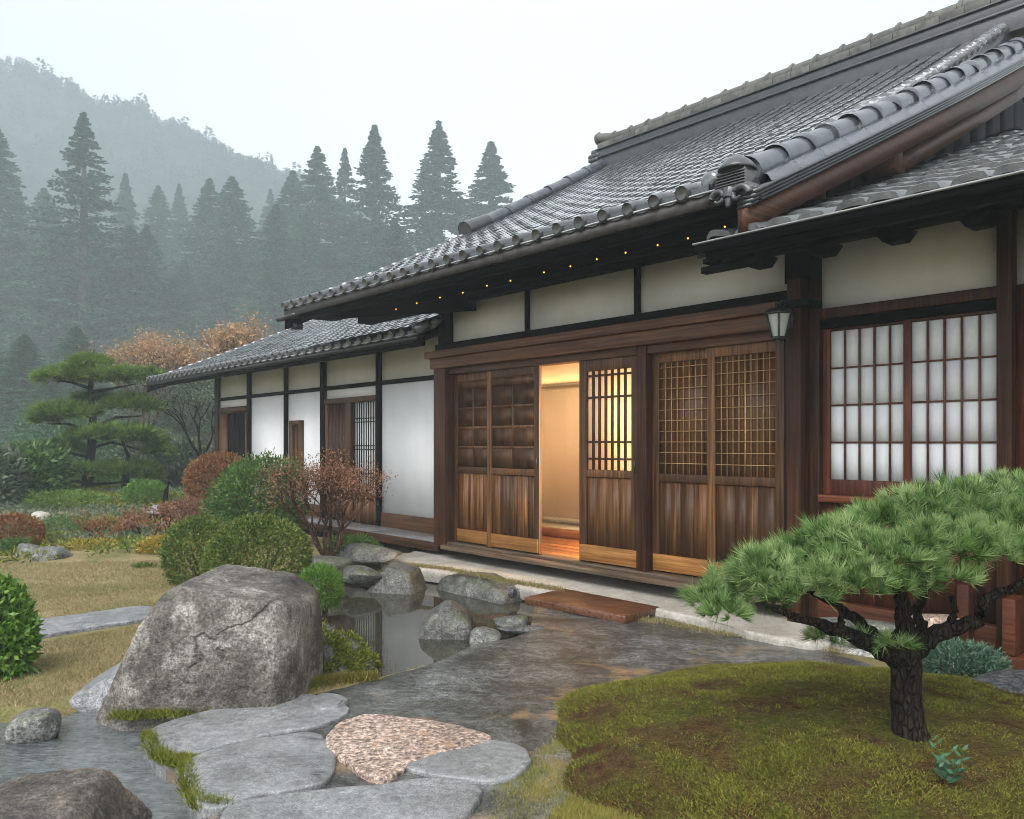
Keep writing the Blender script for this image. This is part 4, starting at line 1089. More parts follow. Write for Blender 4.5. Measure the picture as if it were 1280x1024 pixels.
# doorstep board
a_, b_, c_, d_ = G(655,747,-.17), G(705,736,-.17), G(825,759,-.17), G(781,771,-.17)
m = MB(120)
m.hexa([(p.x, p.y, -.235) for p in (a_, d_, c_, b_)], [(p.x, p.y, -.165) for p in (a_, d_, c_, b_)])
M['mat_wood'] = wood('wet_doorstep_wood', (0.06, 0.024, 0.012), (0.13, 0.052, 0.024), (0.19, 0.085, 0.042), 'x', 0.3, 0.5)
tag(m.build('doorstep_board', M['mat_wood'], bevel=.012), 'wet brown wooden board lying before the open doors', 'doorstep')

# ------------------------------------------------------------------ foliage
def unit(a): return a / (np.linalg.norm(a, axis=1, keepdims=True) + 1e-9)
def leaf_quads(Pn, Tn, L, W, rg, flat=None):
    """diamond leaves at Pn along Tn"""
    n = len(Pn); L = np.broadcast_to(L, n); W = np.broadcast_to(W, n)
    b = rg.normal(size=(n, 3)); b = unit(np.cross(Tn, b))
    V = np.empty((n, 4, 3))
    V[:, 0] = Pn; V[:, 1] = Pn + Tn*(L*.45)[:, None] + b*(W*.5)[:, None]
    V[:, 2] = Pn + Tn*L[:, None]; V[:, 3] = Pn + Tn*(L*.45)[:, None] - b*(W*.5)[:, None]
    return V.reshape(-1, 3), np.arange(n*4).reshape(n, 4)
def needles(Pn, Tn, L, W, rg, spread, k):
    """k needles fanned about the direction Tn at every point"""
    n = len(Pn); Pq = np.repeat(Pn, k, 0); T = unit(np.repeat(Tn, k, 0) + rg.normal(size=(n*k, 3))*spread)
    b = unit(np.cross(T, rg.normal(size=(n*k, 3))))
    Lq = np.repeat(np.broadcast_to(L, n), k)*rg.uniform(.7, 1.1, n*k)
    st = Pq + T*(Lq*rg.uniform(0, .15, n*k))[:, None]
    bend = T*Lq[:, None]; bend[:, 2] -= Lq*.08
    V = np.empty((n*k, 3, 3)); V[:, 0] = st - b*W/2; V[:, 1] = st + b*W/2; V[:, 2] = st + bend
    return V.reshape(-1, 3), np.arange(n*k*3).reshape(-1, 3)
def foliage(name, V, F, mat, parent, rnd):
    return mesh_obj(name, V, [F], M[mat], parent, rnd=rnd)
# ------------------------------------------------------------------ rocks
import bmesh
_ico = {}
def ico(sub):
    if sub not in _ico:
        b = bmesh.new(); bmesh.ops.create_icosphere(b, subdivisions=sub, radius=1)
        b.verts.ensure_lookup_table()
        _ico[sub] = (np.array([v.co[:] for v in b.verts]), np.array([[v.index for v in f.verts] for f in b.faces])); b.free()
    return _ico[sub]
def rock(name, c, dims, mat, label, cat='rock', seed=0, planes=None, p=9, amp=.05, sub=5, yaw=0, group=None):
    """a faceted, rounded stone: c = middle of its body, dims = half sizes"""
    D, F = ico(sub); rg = random.Random(seed)
    if planes is None:
        planes = []
        for k in range(11):
            n = Vector((rg.uniform(-1, 1), rg.uniform(-1, 1), rg.uniform(-.5, 1))).normalized(); planes.append((n, rg.uniform(.72, 1.0)))
        planes += [(Vector(q), 1.0) for q in ((1,0,0),(-1,0,0),(0,1,0),(0,-1,0),(0,0,1),(0,0,-1))]
        sc3 = np.array(dims)
    else: sc3 = np.ones(3)
    acc = np.zeros(len(D))
    for n, h in planes:
        n = np.array(Vector(n).normalized()); acc += np.clip(D @ n, 0, None)**p / h**p
    r = acc ** (-1.0/p)
    V = D * r[:, None] * sc3
    s = max(dims); out = np.empty_like(V); off = Vector((seed*7.3, seed*3.7, 0))
    for i, v in enumerate(V):
        q = Vector(v)/s
        k = mnoise.fractal(q*1.6 + off, 1.0, 2.1, 3)*.8 + .45*mnoise.fractal(q*6 + off, .8, 2.2, 5) - .5*max(0, .10 - abs(mnoise.noise(q*2.6 + off*1.7)))*4
        rid = -abs(mnoise.noise(q*2.3 + off*1.7))*.0
        out[i] = v * (1 + amp*(k + rid))
    o = mesh_obj(name, out, [F], M[mat], smooth=True)
    o.location = c; o.rotation_euler = (0, 0, yaw)
    return tag(o, label, cat, group)
rock('boulder', P(249, 810, 4.85), (.65, .45, .5), 'boulder', 'big lichened grey boulder standing beside the flagstones', 'boulder', 5,
     [((.14,-.10,1), .418), ((-.89,.0,.456), .282), ((1,.0,.02), .64), ((0,0,-1), .55), ((.10,-1,.12), .36), ((0,1,.1), .42), ((-1,0,0), .68), ((.62,0,.78), .603), ((-.5,0,.87), .385), ((-.6,-.8,.15), .45), ((.86,-.5,.05), .63), ((-.1,-.72,.7), .43)], p=55, amp=.026, sub=6)
rock('boulder', P(134, 872, 5.0), (.26, .25, .2), 'slab', 'low sloping pale grey stone leaning behind the left foot of the big boulder', 'rock', 11,
     [((-.5,-.1,.86), .13), ((1,0,.1), .35), ((0,0,-1), .3), ((0,-1,.2), .25), ((0,1,.1), .25), ((-1,0,0), .2), ((.1,0,1), .22)], p=10, amp=.05)
rock('rock', P(42, 903, 4.35), (.165, .15, .10), 'rock', 'small rounded stone at the edge of the lawn by the stream', seed=12, p=5)
rock('boulder', P(58, 1056, 3.15), (.36, .30, .225), 'rock_brown', 'dark brown rough rock standing in the stream in the corner', 'rock', 13,
     [((-.1,-.1,1), .185), ((.75,0,.66), .24), ((1,0,.1), .315), ((0,0,-1), .3), ((.1,-1,.4), .27), ((0,1,.2), .3), ((-1,0,0), .45), ((-.6,0,.8), .31)], p=10, amp=.07, sub=6)
# pond bank
rock('rock', P(495, 723, 8.7), (.25, .22, .20), 'rock_wet', 'mossy squarish stone on the far pond bank', seed=21, yaw=-.3,
     planes=[((-.75,-.2,.65), .15), ((.25,-.1,1), .14), ((.9,0,.3), .23), ((-1,0,0), .27), ((0,-1,.35), .17), ((0,1,.3), .2), ((0,0,-1), .2)], p=14, amp=.06)
rock('rock', P(598, 733, 8.5), (.55, .25, .17), 'rock_wet', 'long low stone edging the pond below the pale walkway', seed=22, yaw=-.86,
     planes=[((-.10,-.12,1), .125), ((.25,-.1,1), .17), ((1,0,.3), .56), ((-1,0,.3), .48), ((0,-1,.45), .15), ((0,1,.3), .16), ((0,0,-1), .25)], p=16, amp=.05)
rock('rock', P(452, 718, 8.6), (.24, .2, .10), 'rock_wet', 'flat grey stone left of the mossy squarish pond stone', seed=23, p=8, yaw=-.3)
rock('rock', P(405, 706, 9.0), (.32, .24, .12), 'rock_wet', 'broad grey stone under the bare reddish shrub', seed=24, p=8, yaw=-.3)
rock('rock', P(455, 690, 9.9), (.55, .22, .12), 'rock_wet', 'long dark stone behind the pond bank near the veranda', seed=25, p=8, yaw=-.5)
rock('rock', P(640, 741, 7.9), (.05, .05, .05), 'rock_dark', 'tiny dark stone at the right end of the long bank stone', seed=20, sub=4)
rock('rock', P(561, 779, 6.7), (.225, .2, .23), 'rock_wet', 'pointed grey stone rising from the pond', seed=26,
     planes=[((-.62,-.1,.78), .155), ((.66,-.05,.75), .15), ((0,-.8,.6), .17), ((0,.8,.6), .2), ((0,0,-1), .2), ((1,0,0), .2), ((-1,0,0), .24), ((0,-1,0), .2), ((0,1,0), .2)], p=9, amp=.06)
rock('rock', P(608, 795, 6.35), (.14, .12, .095), 'rock', 'small pale rounded stone in front of the pointed pond stone', seed=27, p=5)
rock('rock', P(640, 778, 6.7), (.20, .13, .06), 'rock_wet', 'low dark stone to the right of the pointed pond stone', seed=28, p=7, yaw=.4)
rock('rock', P(655, 787, 6.5), (.24, .10, .035), 'rock_dark', 'thin flat wet stone lying beside the small pale pond stone', seed=29, p=7, yaw=.2)
# right side and left garden
rock('rock', P(1262, 882, 4.25), (.22, .2, .165), 'rock_dark', 'smooth dark grey rock at the right edge beyond the moss', seed=31, p=6, amp=.03,
     planes=[((-.5,-.1,.85), .14), ((0,0,1), .16), ((1,0,0), .4), ((0,0,-1), .2), ((0,-1,.3), .18), ((0,1,.2), .2), ((-1,0,0), .21)])
rock('rock', P(60, 700, 10.3), (.30, .25, .17), 'rock', 'front grey rock of the pair on the far side of the lawn', seed=32, p=7, amp=.09, group=None)
rock('rock', P(38, 692, 10.7), (.24, .22, .16), 'rock', 'darker jagged rock behind its neighbour at the far side of the lawn', seed=33, p=7, amp=.12)
rock('rock', P(51, 646, 13.6), (.19, .16, .12), 'pale_pave', 'small whitish stone in the shrubs far left of the garden', seed=34, p=6)
rock('rock', P(1085, 783, 5.75), (.35, .14, .05), 'rock', 'flat grey stone seen under the foreground pine', seed=35, p=7, yaw=-.3)
rock('rock', P(1160, 775, 5.6), (.2, .14, .045), 'flag_pink', 'small pinkish flat stone seen between the pine branches', seed=36, p=7, yaw=-.3)
o = stone_slab('gravel_path', [(940,796),(1010,780),(1100,768),(1180,790),(1290,806),(1450,850),(1500,900),(1330,880),(1250,850),(1170,830),(1060,812)], -.226, 'gravel', n=140, amp=.012, rings=14, seed=14, edge=.02, thick=.05)
tag(o, kind='structure')
# stone basin and small dark tub in the far garden
B = empty('stone_basin', P(213, 655, 15.2), 'dark slatted tub with a grey stone top under the bare tree', 'garden basin')
m = MB(130)
for k in range(9): m.box(-.30 + k*.066, -.30 + (k+1)*.066 - .01, -.2, .2, -.25, .20)
for k in range(3): m.box(-.31, .31, -.215, -.2, -.15 + k*.14, -.12 + k*.14)
m.build('slatted_tub', M['black_v'], B)
m = MB(131); m.box(-.36, .34, -.26, .26, .2, .26); m.hexa([(-.3,-.2,.26),(-.05,-.2,.26),(-.05,.2,.26),(-.3,.2,.26)], [(-.28,-.15,.36),(-.10,-.15,.36),(-.10,.15,.36),(-.28,.15,.36)])
m.build('stone_top', M['slab'], B, bevel=.02)
m = MB(132); m.tube([(-.12, 0, .3), (-.08, 0, .62), (-.02, 0, .8)], [.05, .045, .03], 8); m.build('spout', M['bark'], B)

def shell_points(n, rad, rg, lump=.10, lf=3.0, depth=.22, zmin=-.75):
    """points in the outer shell of a lumpy ellipsoid, with outward normals"""
    d = unit(rg.normal(size=(int(n*1.6), 3))); d = d[d[:, 2] > zmin][:n]
    ph = rg.uniform(0, 2*PI, (5, 3)); fr = unit(rg.normal(size=(5, 3)))*lf
    l = sum(np.sin(d @ fr[i]*1.7 + ph[i, 0]) for i in range(5))/5
    r = (1 + lump*l*2)*(1 - depth*rg.random(len(d))**2.2)
    return d*r[:, None]*np.array(rad), unit(d/np.array(rad))
def shrub(name, u, v, d, rpx, hpx, mat, label, cat='shrub', n=9000, leaf=(.035, .018), seed=1, lump=.06, depth=.22, ry=None, jag=.03, group=None, stem=True):
    """a leafy shrub whose middle is seen at (u, v)"""
    rg = np.random.default_rng(seed); k = d/FOC
    rad = (rpx*k, (ry or rpx*k), hpx*k)
    c = P(u, v, d)
    gz = float(ground_h(np.array([c.x]), np.array([c.y]))[0])
    root = empty(name, (c.x, c.y, gz), label, cat, group)
    p, nn = shell_points(n, rad, rg, lump, depth=depth)
    p = p + rg.normal(size=p.shape)*jag*max(rad) + np.array([0, 0, c.z - gz])
    p = p[p[:, 2] > .0]; nn = nn[:len(p)] if len(nn) == len(p) else unit(p - np.array([0, 0, c.z - gz]))
    T = unit(nn*.9 + rg.normal(size=p.shape)*.7 + np.array([0, 0, .35]))
    V, F = leaf_quads(p, T, leaf[0]*rg.uniform(.7, 1.3, len(p)), leaf[1]*rg.uniform(.7, 1.2, len(p)), rg)
    foliage('foliage', V, F, mat, root, np.repeat(rg.random(len(p)), 4))
    if stem:
        m = MB(seed); r2 = random.Random(seed)
        for q in range(5):
            a = r2.uniform(0, 2*PI); m.tube([(.04*math.cos(a), .04*math.sin(a), -.05), (.25*rad[0]*math.cos(a), .25*rad[1]*math.sin(a), (c.z-gz)*.6), (.6*rad[0]*math.cos(a), .6*rad[1]*math.sin(a), (c.z-gz) + .3*rad[2])], [.025, .018, .006], 6)
        m.build('stem', M['twig'], root)
    return root
def twiggy(name, u, v, d, rpx, hpx, mat, label, cat='shrub', seed=1, nleaf=3500, leaf=(.03, .015), levels=4, spread=.55, base=None, group=None, first=6, twig='twig', flat=1.0):
    """a branching bare shrub seen with its foot at (u, v)"""
    rg = random.Random(seed); k = d/FOC; c = P(u, v, d)
    root = empty(name, c, label, cat, group)
    H = hpx*k; Rr = rpx*k; m = MB(seed); tips = []
    def grow_(p, t, L, r, lev):
        t = (t + Vector((rg.gauss(0, .12), rg.gauss(0, .12), 0))).normalized()
        mid = p + t*L*.5 + Vector((rg.gauss(0, L*.06), rg.gauss(0, L*.06), 0)); e = p + t*L
        m.tube([p, mid, e], [r, r*.8, r*.62], 5 if lev > 1 else 3, False)
        if lev == 0: tips.append((e, t)); return
        for q in range(rg.choice([2, 3, 3])):
            a = rg.uniform(0, 2*PI); s = rg.uniform(.3, spread)
            n_ = (t + Vector((math.cos(a)*s*1.2, math.sin(a)*s*1.2, rg.uniform(-.15, .3)*flat))).normalized()
            grow_(mid.lerp(e, rg.uniform(.5, 1)), n_, L*rg.uniform(.6, .85), r*.6, lev-1)
    for q in range(first):
        a = 2*PI*q/first + rg.uniform(-.3, .3)
        t = Vector((math.cos(a)*Rr/H*.8, math.sin(a)*Rr/H*.8, rg.uniform(.7, 1.1))).normalized()
        grow_(Vector((.05*math.cos(a), .05*math.sin(a), -.04)), t, math.hypot(H, Rr*.6)*.36, .016*H + .008, levels)
    m.build('branch', M[twig], root)
    if nleaf:
        rn = np.random.default_rng(seed)
        tp = np.array([e for e, t in tips]); i = rn.integers(0, len(tp), nleaf)
        p = tp[i] + rn.normal(size=(nleaf, 3))*H*.055; T = unit(rn.normal(size=(nleaf, 3)) + [0, 0, .4])
        V, F = leaf_quads(p, T, leaf[0]*rn.uniform(.6, 1.3, nleaf), leaf[1], rn)
        foliage('foliage', V, F, mat, root, np.repeat(rn.random(nleaf), 4))
    return root

# clipped and loose shrubs of the garden
shrub('clipped_shrub', 323, 702, 8.0, 62, 56, 'shrub', 'round clipped yellow green shrub right behind the big boulder', n=15000, leaf=(.034, .017), seed=41, lump=.03, depth=.16, jag=.02)
shrub('clipped_shrub', 252, 694, 8.7, 46, 46, 'shrub', 'darker clipped shrub left of the round yellow green one', n=10000, leaf=(.034, .017), seed=42, lump=.06, depth=.2, jag=.03)
shrub('small_shrub', 400, 737, 7.2, 27, 28, 'bright', 'small soft green tuft of shrub at the pond edge right of the boulder', n=6000, leaf=(.045, .007), seed=43, lump=.06, jag=.04)
shrub('leafy_shrub', 325, 622, 11.5, 58, 52, 'shrub_g', 'loose green shrub in front of the white wing wall', n=13000, leaf=(.055, .022), seed=44, lump=.12, depth=.4, jag=.06)
shrub('rusty_shrub', 274, 602, 15.0, 40, 36, 'rust', 'rounded rusty brown shrub below the dark side door', n=9000, leaf=(.05, .025), seed=45, lump=.05, depth=.2)
shrub('bright_shrub', -8, 800, 5.3, 43, 72, 'bright', 'bright green leafy shrub cut by the left edge over the lawn', n=7000, leaf=(.055, .026), seed=46, lump=.08, depth=.35, jag=.05)
BK = rock('mossy_bank', P(425, 846, 5.55), (.3, .3, .3), 'rock_dark', 'low mossy yellow green bank sloping from the big boulder to the pond', 'moss bank', 47,
          [((.72,-.12,.7), .165), ((.1,-.2,1), .28), ((-1,0,0), .38), ((1,0,0), .27), ((0,-1,.3), .24), ((0,1,.2), .26), ((0,0,-1), .25)], p=9, amp=.16)
rg = np.random.default_rng(47); bv = np.empty(len(BK.data.vertices)*3, np.float32); BK.data.vertices.foreach_get('co', bv); bv = bv.reshape(-1, 3)
bv = bv[bv[:, 2] > -.16]; bi = rg.integers(0, len(bv), 26000); bp_ = bv[bi] + rg.normal(size=(26000, 3))*.012; bn = unit(bv[bi])
bk = rg.random(26000) < np.clip(.9 + 1.6*np.sin(bp_[:, 0]*23)*np.sin(bp_[:, 2]*19 + bp_[:, 1]*13), .15, 1); bp_ = bp_[bk]; bn = bn[bk]
V, F = leaf_quads(bp_ - bn*.008, unit(bn*.8 + rg.normal(size=bp_.shape)*.7), .030*rg.uniform(.5, 1.4, len(bp_)), .011, rg)
foliage('moss', V, F, 'moss_b', BK, np.repeat(rg.random(len(bp_)), 4))
shrub('juniper', 1196, 838, 4.75, 48, 34, 'juniper', 'low blue green shrub behind the foreground pine trunk', n=9000, leaf=(.035, .010), seed=48, lump=.12, depth=.4, jag=.06)
twiggy('bare_shrub', 410, 693, 9.6, 34, 112, 'dry', 'twiggy reddish shrub nearly bare before the barred window', seed=51, nleaf=5200, leaf=(.032, .014), levels=5, first=6)
twiggy('red_shrub', 152, 698, 12.2, 52, 62, 'rust', 'low spreading reddish shrub with thin stems left of the clipped ones', seed=52, nleaf=2800, leaf=(.04, .018), levels=4, first=5, spread=.7, flat=.3)
twiggy('young_maple', 195, 700, 11.6, 26, 74, 'dry', 'thin stemmed young tree with sparse dry leaves beside the red shrub', 'young tree', seed=53, nleaf=900, leaf=(.04, .02), levels=3, first=2)
twiggy('bare_tree', 252, 568, 22, 48, 95, 'grey_leaf', 'leafless crooked tree standing beyond the end of the wing', 'tree', seed=54, nleaf=1500, leaf=(.07, .03), levels=4, first=3, twig='bark')
twiggy('maple_tree', 186, 545, 30, 20, 118, 'maple', 'orange autumn maple glowing behind the wing roof', 'tree', seed=55, nleaf=8000, leaf=(.12, .055), levels=5, first=6, twig='bark_far')
twiggy('maple_tree', 297, 520, 31, 22, 116, 'maple', 'slim orange sapling top showing over the wing roof', 'tree', seed=56, nleaf=1600, leaf=(.18, .09), levels=4, first=3, twig='bark_far')
shrub('low_shrub', 16, 670, 11.5, 34, 26, 'rust', 'reddish low shrub at the left edge behind the lawn rocks', n=4500, leaf=(.05, .022), seed=61, lump=.1)
shrub('low_shrub', 88, 633, 17, 48, 17, 'needle2', 'dark green low hedge at the foot of the garden pine', n=6500, leaf=(.09, .018), seed=62, lump=.12, depth=.4, jag=.06)
shrub('low_shrub', 180, 622, 17.5, 25, 20, 'bright', 'bright green low shrub right of the garden pine foot', n=4000, leaf=(.085, .02), seed=63, lump=.1, depth=.4, jag=.06)
for i, (u, v, d, rx, hz, mat, lab) in enumerate([
        (85, 662, 13.2, 50, 14, 'shrub_g', 'flat dark green ground shrub before the white stone'),
        (120, 690, 11.2, 46, 12, 'yellow', 'flat yellow ground shrub below the red spreading shrub'),
        (75, 680, 12.4, 40, 11, 'moss_b', 'grassy green ground shrub behind the lawn rocks'),
        (205, 688, 10.6, 34, 15, 'yellow', 'yellow orange ground shrub left of the clipped shrubs'),
        (180, 716, 9.6, 18, 9, 'shrub', 'tiny dark weed at the far edge of the lawn'),
        (18, 690, 11.0, 22, 16, 'shrub_g', 'dark green shrub left of the lawn rocks'),
        (230, 640, 13.5, 30, 14, 'dry', 'dull pinkish low shrub in front of the slatted tub'),
        (440, 684, 10.2, 34, 12, 'shrub_g', 'dark creeping plant behind the bare reddish shrub')]):
    shrub('ground_shrub', u, v, d, rx, hz, mat, lab, n=4200, leaf=(.045, .016), seed=70 + i, lump=.14, depth=.35, jag=.05, stem=False, ry=rx*d/FOC*.8)
for i, (u, v, d, rx, hz, mat, lab) in enumerate([
        (28, 602, 19, 52, 46, 'shrub_g', 'dense pale green bush at the left edge behind the garden pine'),
        (-20, 610, 17, 40, 50, 'grey_leaf', 'grey green bush cut by the left edge'),
        (232, 590, 24, 46, 34, 'grey_leaf', 'rounded grey green bush beyond the rusty shrub'),
        (195, 580, 27, 44, 38, 'grey_leaf', 'grey green bush behind the right side of the garden pine'),
        (140, 585, 30, 60, 42, 'cedar2', 'broad dull bush seen through the garden pine'),
        (262, 520, 33, 58, 45, 'grey_leaf', 'large pale bush behind the leafless crooked tree'),
        (205, 520, 36, 60, 55, 'grey_leaf', 'tall pale bush under the orange maple'),
        (90, 570, 34, 70, 60, 'cedar2', 'dark bush far behind the garden pine trunk'),
        (120, 612, 25, 60, 20, 'shrub_g', 'low green bush right behind the garden pine trunk')]):
    shrub('garden_bush', u, v, d, rx, hz, mat, lab, n=8000, leaf=(.17, .08), seed=90 + i, lump=.12, depth=.4, jag=.05)

# leafy ground cover between the shrubs
rg = np.random.default_rng(21); n = 80000; Y = rg.uniform(9.9, 30, n); X = -Y*rg.uniform(.36, .70, n)
nf = wavy(X*1.7, Y*1.7 + 4)*.6 + wavy(X*5, Y*5)*.4; ok = rg.random(n) < np.clip(.35 + 1.6*nf + .12*(Y - 11), 0, 1); X, Y, nf = X[ok], Y[ok], nf[ok]
p = np.stack([X, Y, ground_h(X, Y) + rg.random(len(X))*(.05 + .14*np.clip(nf + .3, 0, 1))], 1)
zone = np.clip(((wavy(X*.9 + 7, Y*.9) + 1)*2).astype(int), 0, 3)
for q, mt in enumerate(('shrub_g', 'grey_leaf', 'moss_b', 'shrub')):
    pq = p[zone == q]
    if len(pq) == 0: continue
    V, F = leaf_quads(pq, unit(rg.normal(size=pq.shape) + [0, 0, .8]), .065*rg.uniform(.6, 1.4, len(pq)), .026, rg)
    tag(foliage('ground_cover', V, F, mt, None, np.repeat(rg.random(len(pq)), 4)), kind='stuff')

# ---- garden pine with cloud-clipped tiers
def pine(root, pads, d, k, needle, tuft_n, L, W, per, seed, mat, ydepth=1.0, up=.9, tag_name='foliage', flat=1.0):
    rg = np.random.default_rng(seed); base = np.array(root.location); AV = []; AF = []; AR = []; n0 = 0
    for (u, v, rx, rzp, *rest) in pads:
        dy = rest[0] if rest else 0
        c = np.array(P(u, v, d + dy)) - base; rad = np.array([rx*k, max(rx*k*ydepth, .06), rzp*k*flat])
        n = int(tuft_n*(rx*rzp)/900)
        p = unit(rg.normal(size=(n, 3))); p[:, 2] = np.where(p[:, 2] < -.25, -p[:, 2]*.6, p[:, 2])
        r = 1 - .35*rg.random(n)**1.6
        q = c + p*r[:, None]*rad
        T = unit(p*[1, 1, .8] + [0, 0, up] + rg.normal(size=(n, 3))*.35)
        V, F = needles(q, T, L*rg.uniform(.75, 1.25, n)*np.where(rg.random(n) < .10, 1.45, 1.0), W, rg, needle, per)
        AV.append(V); AF.append(F + n0); n0 += len(V)
        AR.append(np.repeat(np.clip(np.repeat(rg.random(n), per)*.75 + .25*rg.random(n*per), 0, 1), 3))
    return foliage(tag_name, np.concatenate(AV), np.concatenate(AF), mat, root, np.concatenate(AR))
GP = empty('garden_pine', P(108, 625, 21), 'cloud pruned garden pine with layered tiers beside the wing', 'pine tree')
k = 21/FOC
pine(GP, [(113,456,22,13),(80,474,34,15),(100,468,30,14),(128,474,28,16),(160,474,34,15),(188,470,12,9),
          (165,508,34,16,.3),(120,500,26,10,.5),(185,510,15,12),
          (78,520,36,18,-.3),(56,526,16,15),(100,516,22,14),
          (108,548,26,12),(150,545,46,16,-.2),(180,552,24,14),(198,566,16,13),
          (75,562,28,13,.3),(100,592,50,13,-.2),(160,590,40,14),(185,596,16,10),(62,590,14,12)], 21, k, .50, 620, .20, .026, 15, 5, 'needle2', .85, flat=.78)
m = MB(140); L0 = Vector(GP.location)
def LP(u, v, d, dz=0): return P(u, v, d) - L0
m.tube([LP(106,640,21), LP(108,615,21), LP(112,575,21), LP(117,540,20.9), LP(115,510,21), LP(113,480,21), LP(115,462,21)], [.20, .15, .12, .10, .085, .06, .03], 10)
m.build('trunk', M['bark'], GP)
m = MB(141); m.tube([LP(157,632,20.6), LP(157,600,20.6), LP(160,570,20.7), LP(152,548,20.8)], [.12, .10, .05, .03], 8); m.build('trunk', M['bark'], GP)
m = MB(142)
for a, b, c in (((113,486),(90,478),(75,476)), ((113,490),(140,486),(170,480)), ((116,535),(145,522),(178,520)), ((117,540),(85,530),(60,530)), ((113,560),(140,553),(190,566)), ((112,572),(90,567),(68,568)), ((109,605),(85,600),(65,598)), ((110,606),(140,604),(180,600))):
    m.tube([LP(*a,21), LP(*b,20.9), LP(*c,21)], [.05, .038, .015], 6)
m.build('branch', M['bark'], GP)

# ---- foreground pine on the moss mound
MC = Vector((1.75, 3.95, 0))
def mound_h(X, Y):
    a = np.arctan2((Y - MC.y)/1.30, (X - MC.x)/1.62)
    wob_ = 1 + .05*np.sin(3*a + 1) + .035*np.sin(7*a + 2.2) + .02*np.sin(13*a)
    q = np.hypot((X - MC.x)/1.62, (Y - MC.y)/1.30)/wob_
    return -.262 + .30*np.clip(1 - q**2.1, 0, 1)**.62 * (q < 1) - .04*(q >= 1) + .012*wavy(X*3, Y*3)
def mk_mound():
    t = NT('mossy_soil'); v = t.tc.outputs['Object']
    n1 = t.noise(v, 2.4, 5, 0.65); n2 = t.noise(v, 26, 5, 0.7); n3 = t.noise(v, 110, 3, 0.7)
    c = t.ramp(n1, [(0.40, (0.085, 0.095, 0.015)), (0.52, (0.10, 0.075, 0.022)), (0.62, (0.085, 0.04, 0.020))])
    c = t.mix(0.8, c, t.ramp(n2, [(0.3, 0.35), (0.7, 1.4)]), 'MULTIPLY')
    c = t.mix(0.8, c, t.ramp(n3, [(0.35, 0.4), (0.65, 1.5)]), 'MULTIPLY')
    return t.done(t.bsdf(c, 0.95, 0.1, t.bump(t.math('ADD', n2, n3), 1.0, 0.03)))
M['mound'] = mk_mound()
tag(grid_mesh('moss_mound', np.arange(-.1, 3.7, .025), np.arange(2.45, 5.5, .025), lambda X, Y: np.maximum(mound_h(X, Y), -.5), M['mound']), kind='structure')
def mnoise2(X, Y, s, seed=0):
    return np.array([mnoise.fractal(Vector((x*s + seed, y*s, seed*1.3)), .9, 2.1, 3) for x, y in zip(X, Y)])
def blades(name, X, Y, Z, h, w, mat, rg, lean=.5, label=None):
    n = len(X); b = np.stack([X, Y, Z], 1); a = rg.uniform(0, 2*PI, n)
    t = np.stack([np.cos(a), np.sin(a), np.zeros(n)], 1)
    up = np.stack([rg.normal(0, lean, n), rg.normal(0, lean, n), np.ones(n)], 1)
    V = np.empty((n, 3, 3)); V[:, 0] = b - t*(w/2)[:, None]; V[:, 1] = b + t*(w/2)[:, None]; V[:, 2] = b + up*h[:, None]
    o = mesh_obj(name, V.reshape(-1, 3), [np.arange(n*3).reshape(n, 3)], M[mat], rnd=np.repeat(rg.random(n), 3))
    return tag(o, kind='stuff')
rg = np.random.default_rng(77)
n = 420000; X = rg.uniform(0, 3.2, n); Y = rg.uniform(2.6, 5.35, n); Z = mound_h(X, Y)
keep = (Z > -.262) & (np.abs(X/Y) < .72); X, Y, Z = X[keep], Y[keep], Z[keep]
nf = wavy(X*5.1 + 3, Y*5.1)*.55 + wavy(X*14, Y*14 + 9)*.45
bare = np.exp(-((X - 1.42)/.62)**2 - ((Y - 3.75)/.34)**2)
pr = np.clip(.85 + 2.0*nf - 1.05*bare, .03, 1)
keep = rg.random(len(X)) < pr; X, Y, Z, nf, bare = X[keep], Y[keep], Z[keep], nf[keep], bare[keep]
hh = (.006 + .011*np.clip(nf + .35, 0, 1))*rg.uniform(.5, 1.4, len(X))
sel = rg.random(len(X)) < np.clip(.5 + nf, 0, 1)*.5
blades('moss', X[~sel], Y[~sel], Z[~sel] - .004, hh[~sel], np.full((~sel).sum(), .0068), 'moss', rg, .9)
blades('moss', X[sel], Y[sel], Z[sel] - .004, hh[sel]*1.25, np.full(sel.sum(), .0068), 'moss_b', rg, .9)
# lawn grass: tan lawn on the left, greener strip by the flagstones
PAVE = poly_px([(196,915),(300,890),(392,866),(430,856),(560,830),(700,782),(900,790),(1120,838),(1000,900),(860,910),(760,915),(700,925),(664,945),(655,965),(612,980),(598,1010),(575,1040),(530,1100),(330,1200),(250,1010)], -.232)
SLAB = poly_px([(-60,806),(-60,780),(30,775),(175,757),(212,767),(110,784),(34,796)], -.2)
n = 260000; Y = 3.4 + 6.6*rg.random(n)**1.5; X = rg.uniform(-.66, -.10, n)*Y
ok = (sdf(X, Y, POND) > .12) & (sdf(X, Y, STREAM) > .10) & (sdf(X, Y, PAVE) > .02) & (sdf(X, Y, SLAB) > .02)
nf = wavy(X*2.6, Y*2.6)*.6 + wavy(X*9, Y*9)*.4; ok &= rg.random(n) < np.clip(.75 + nf, .15, 1)
X, Y = X[ok], Y[ok]
blades('lawn_grass', X, Y, ground_h(X, Y) - .004, (.012 + .018*rg.random(len(X)))*(.8 + .03*Y), .0035 + .0006*Y, 'grass', rg, .7)
n = 90000; Y = rg.uniform(2.9, 4.6, n); X = rg.uniform(-.10, .62, n)
ok = (sdf(X, Y, PAVE) > -.012) & (mound_h(X, Y) < -.20) & (X > -.08)
X, Y = X[ok], Y[ok]
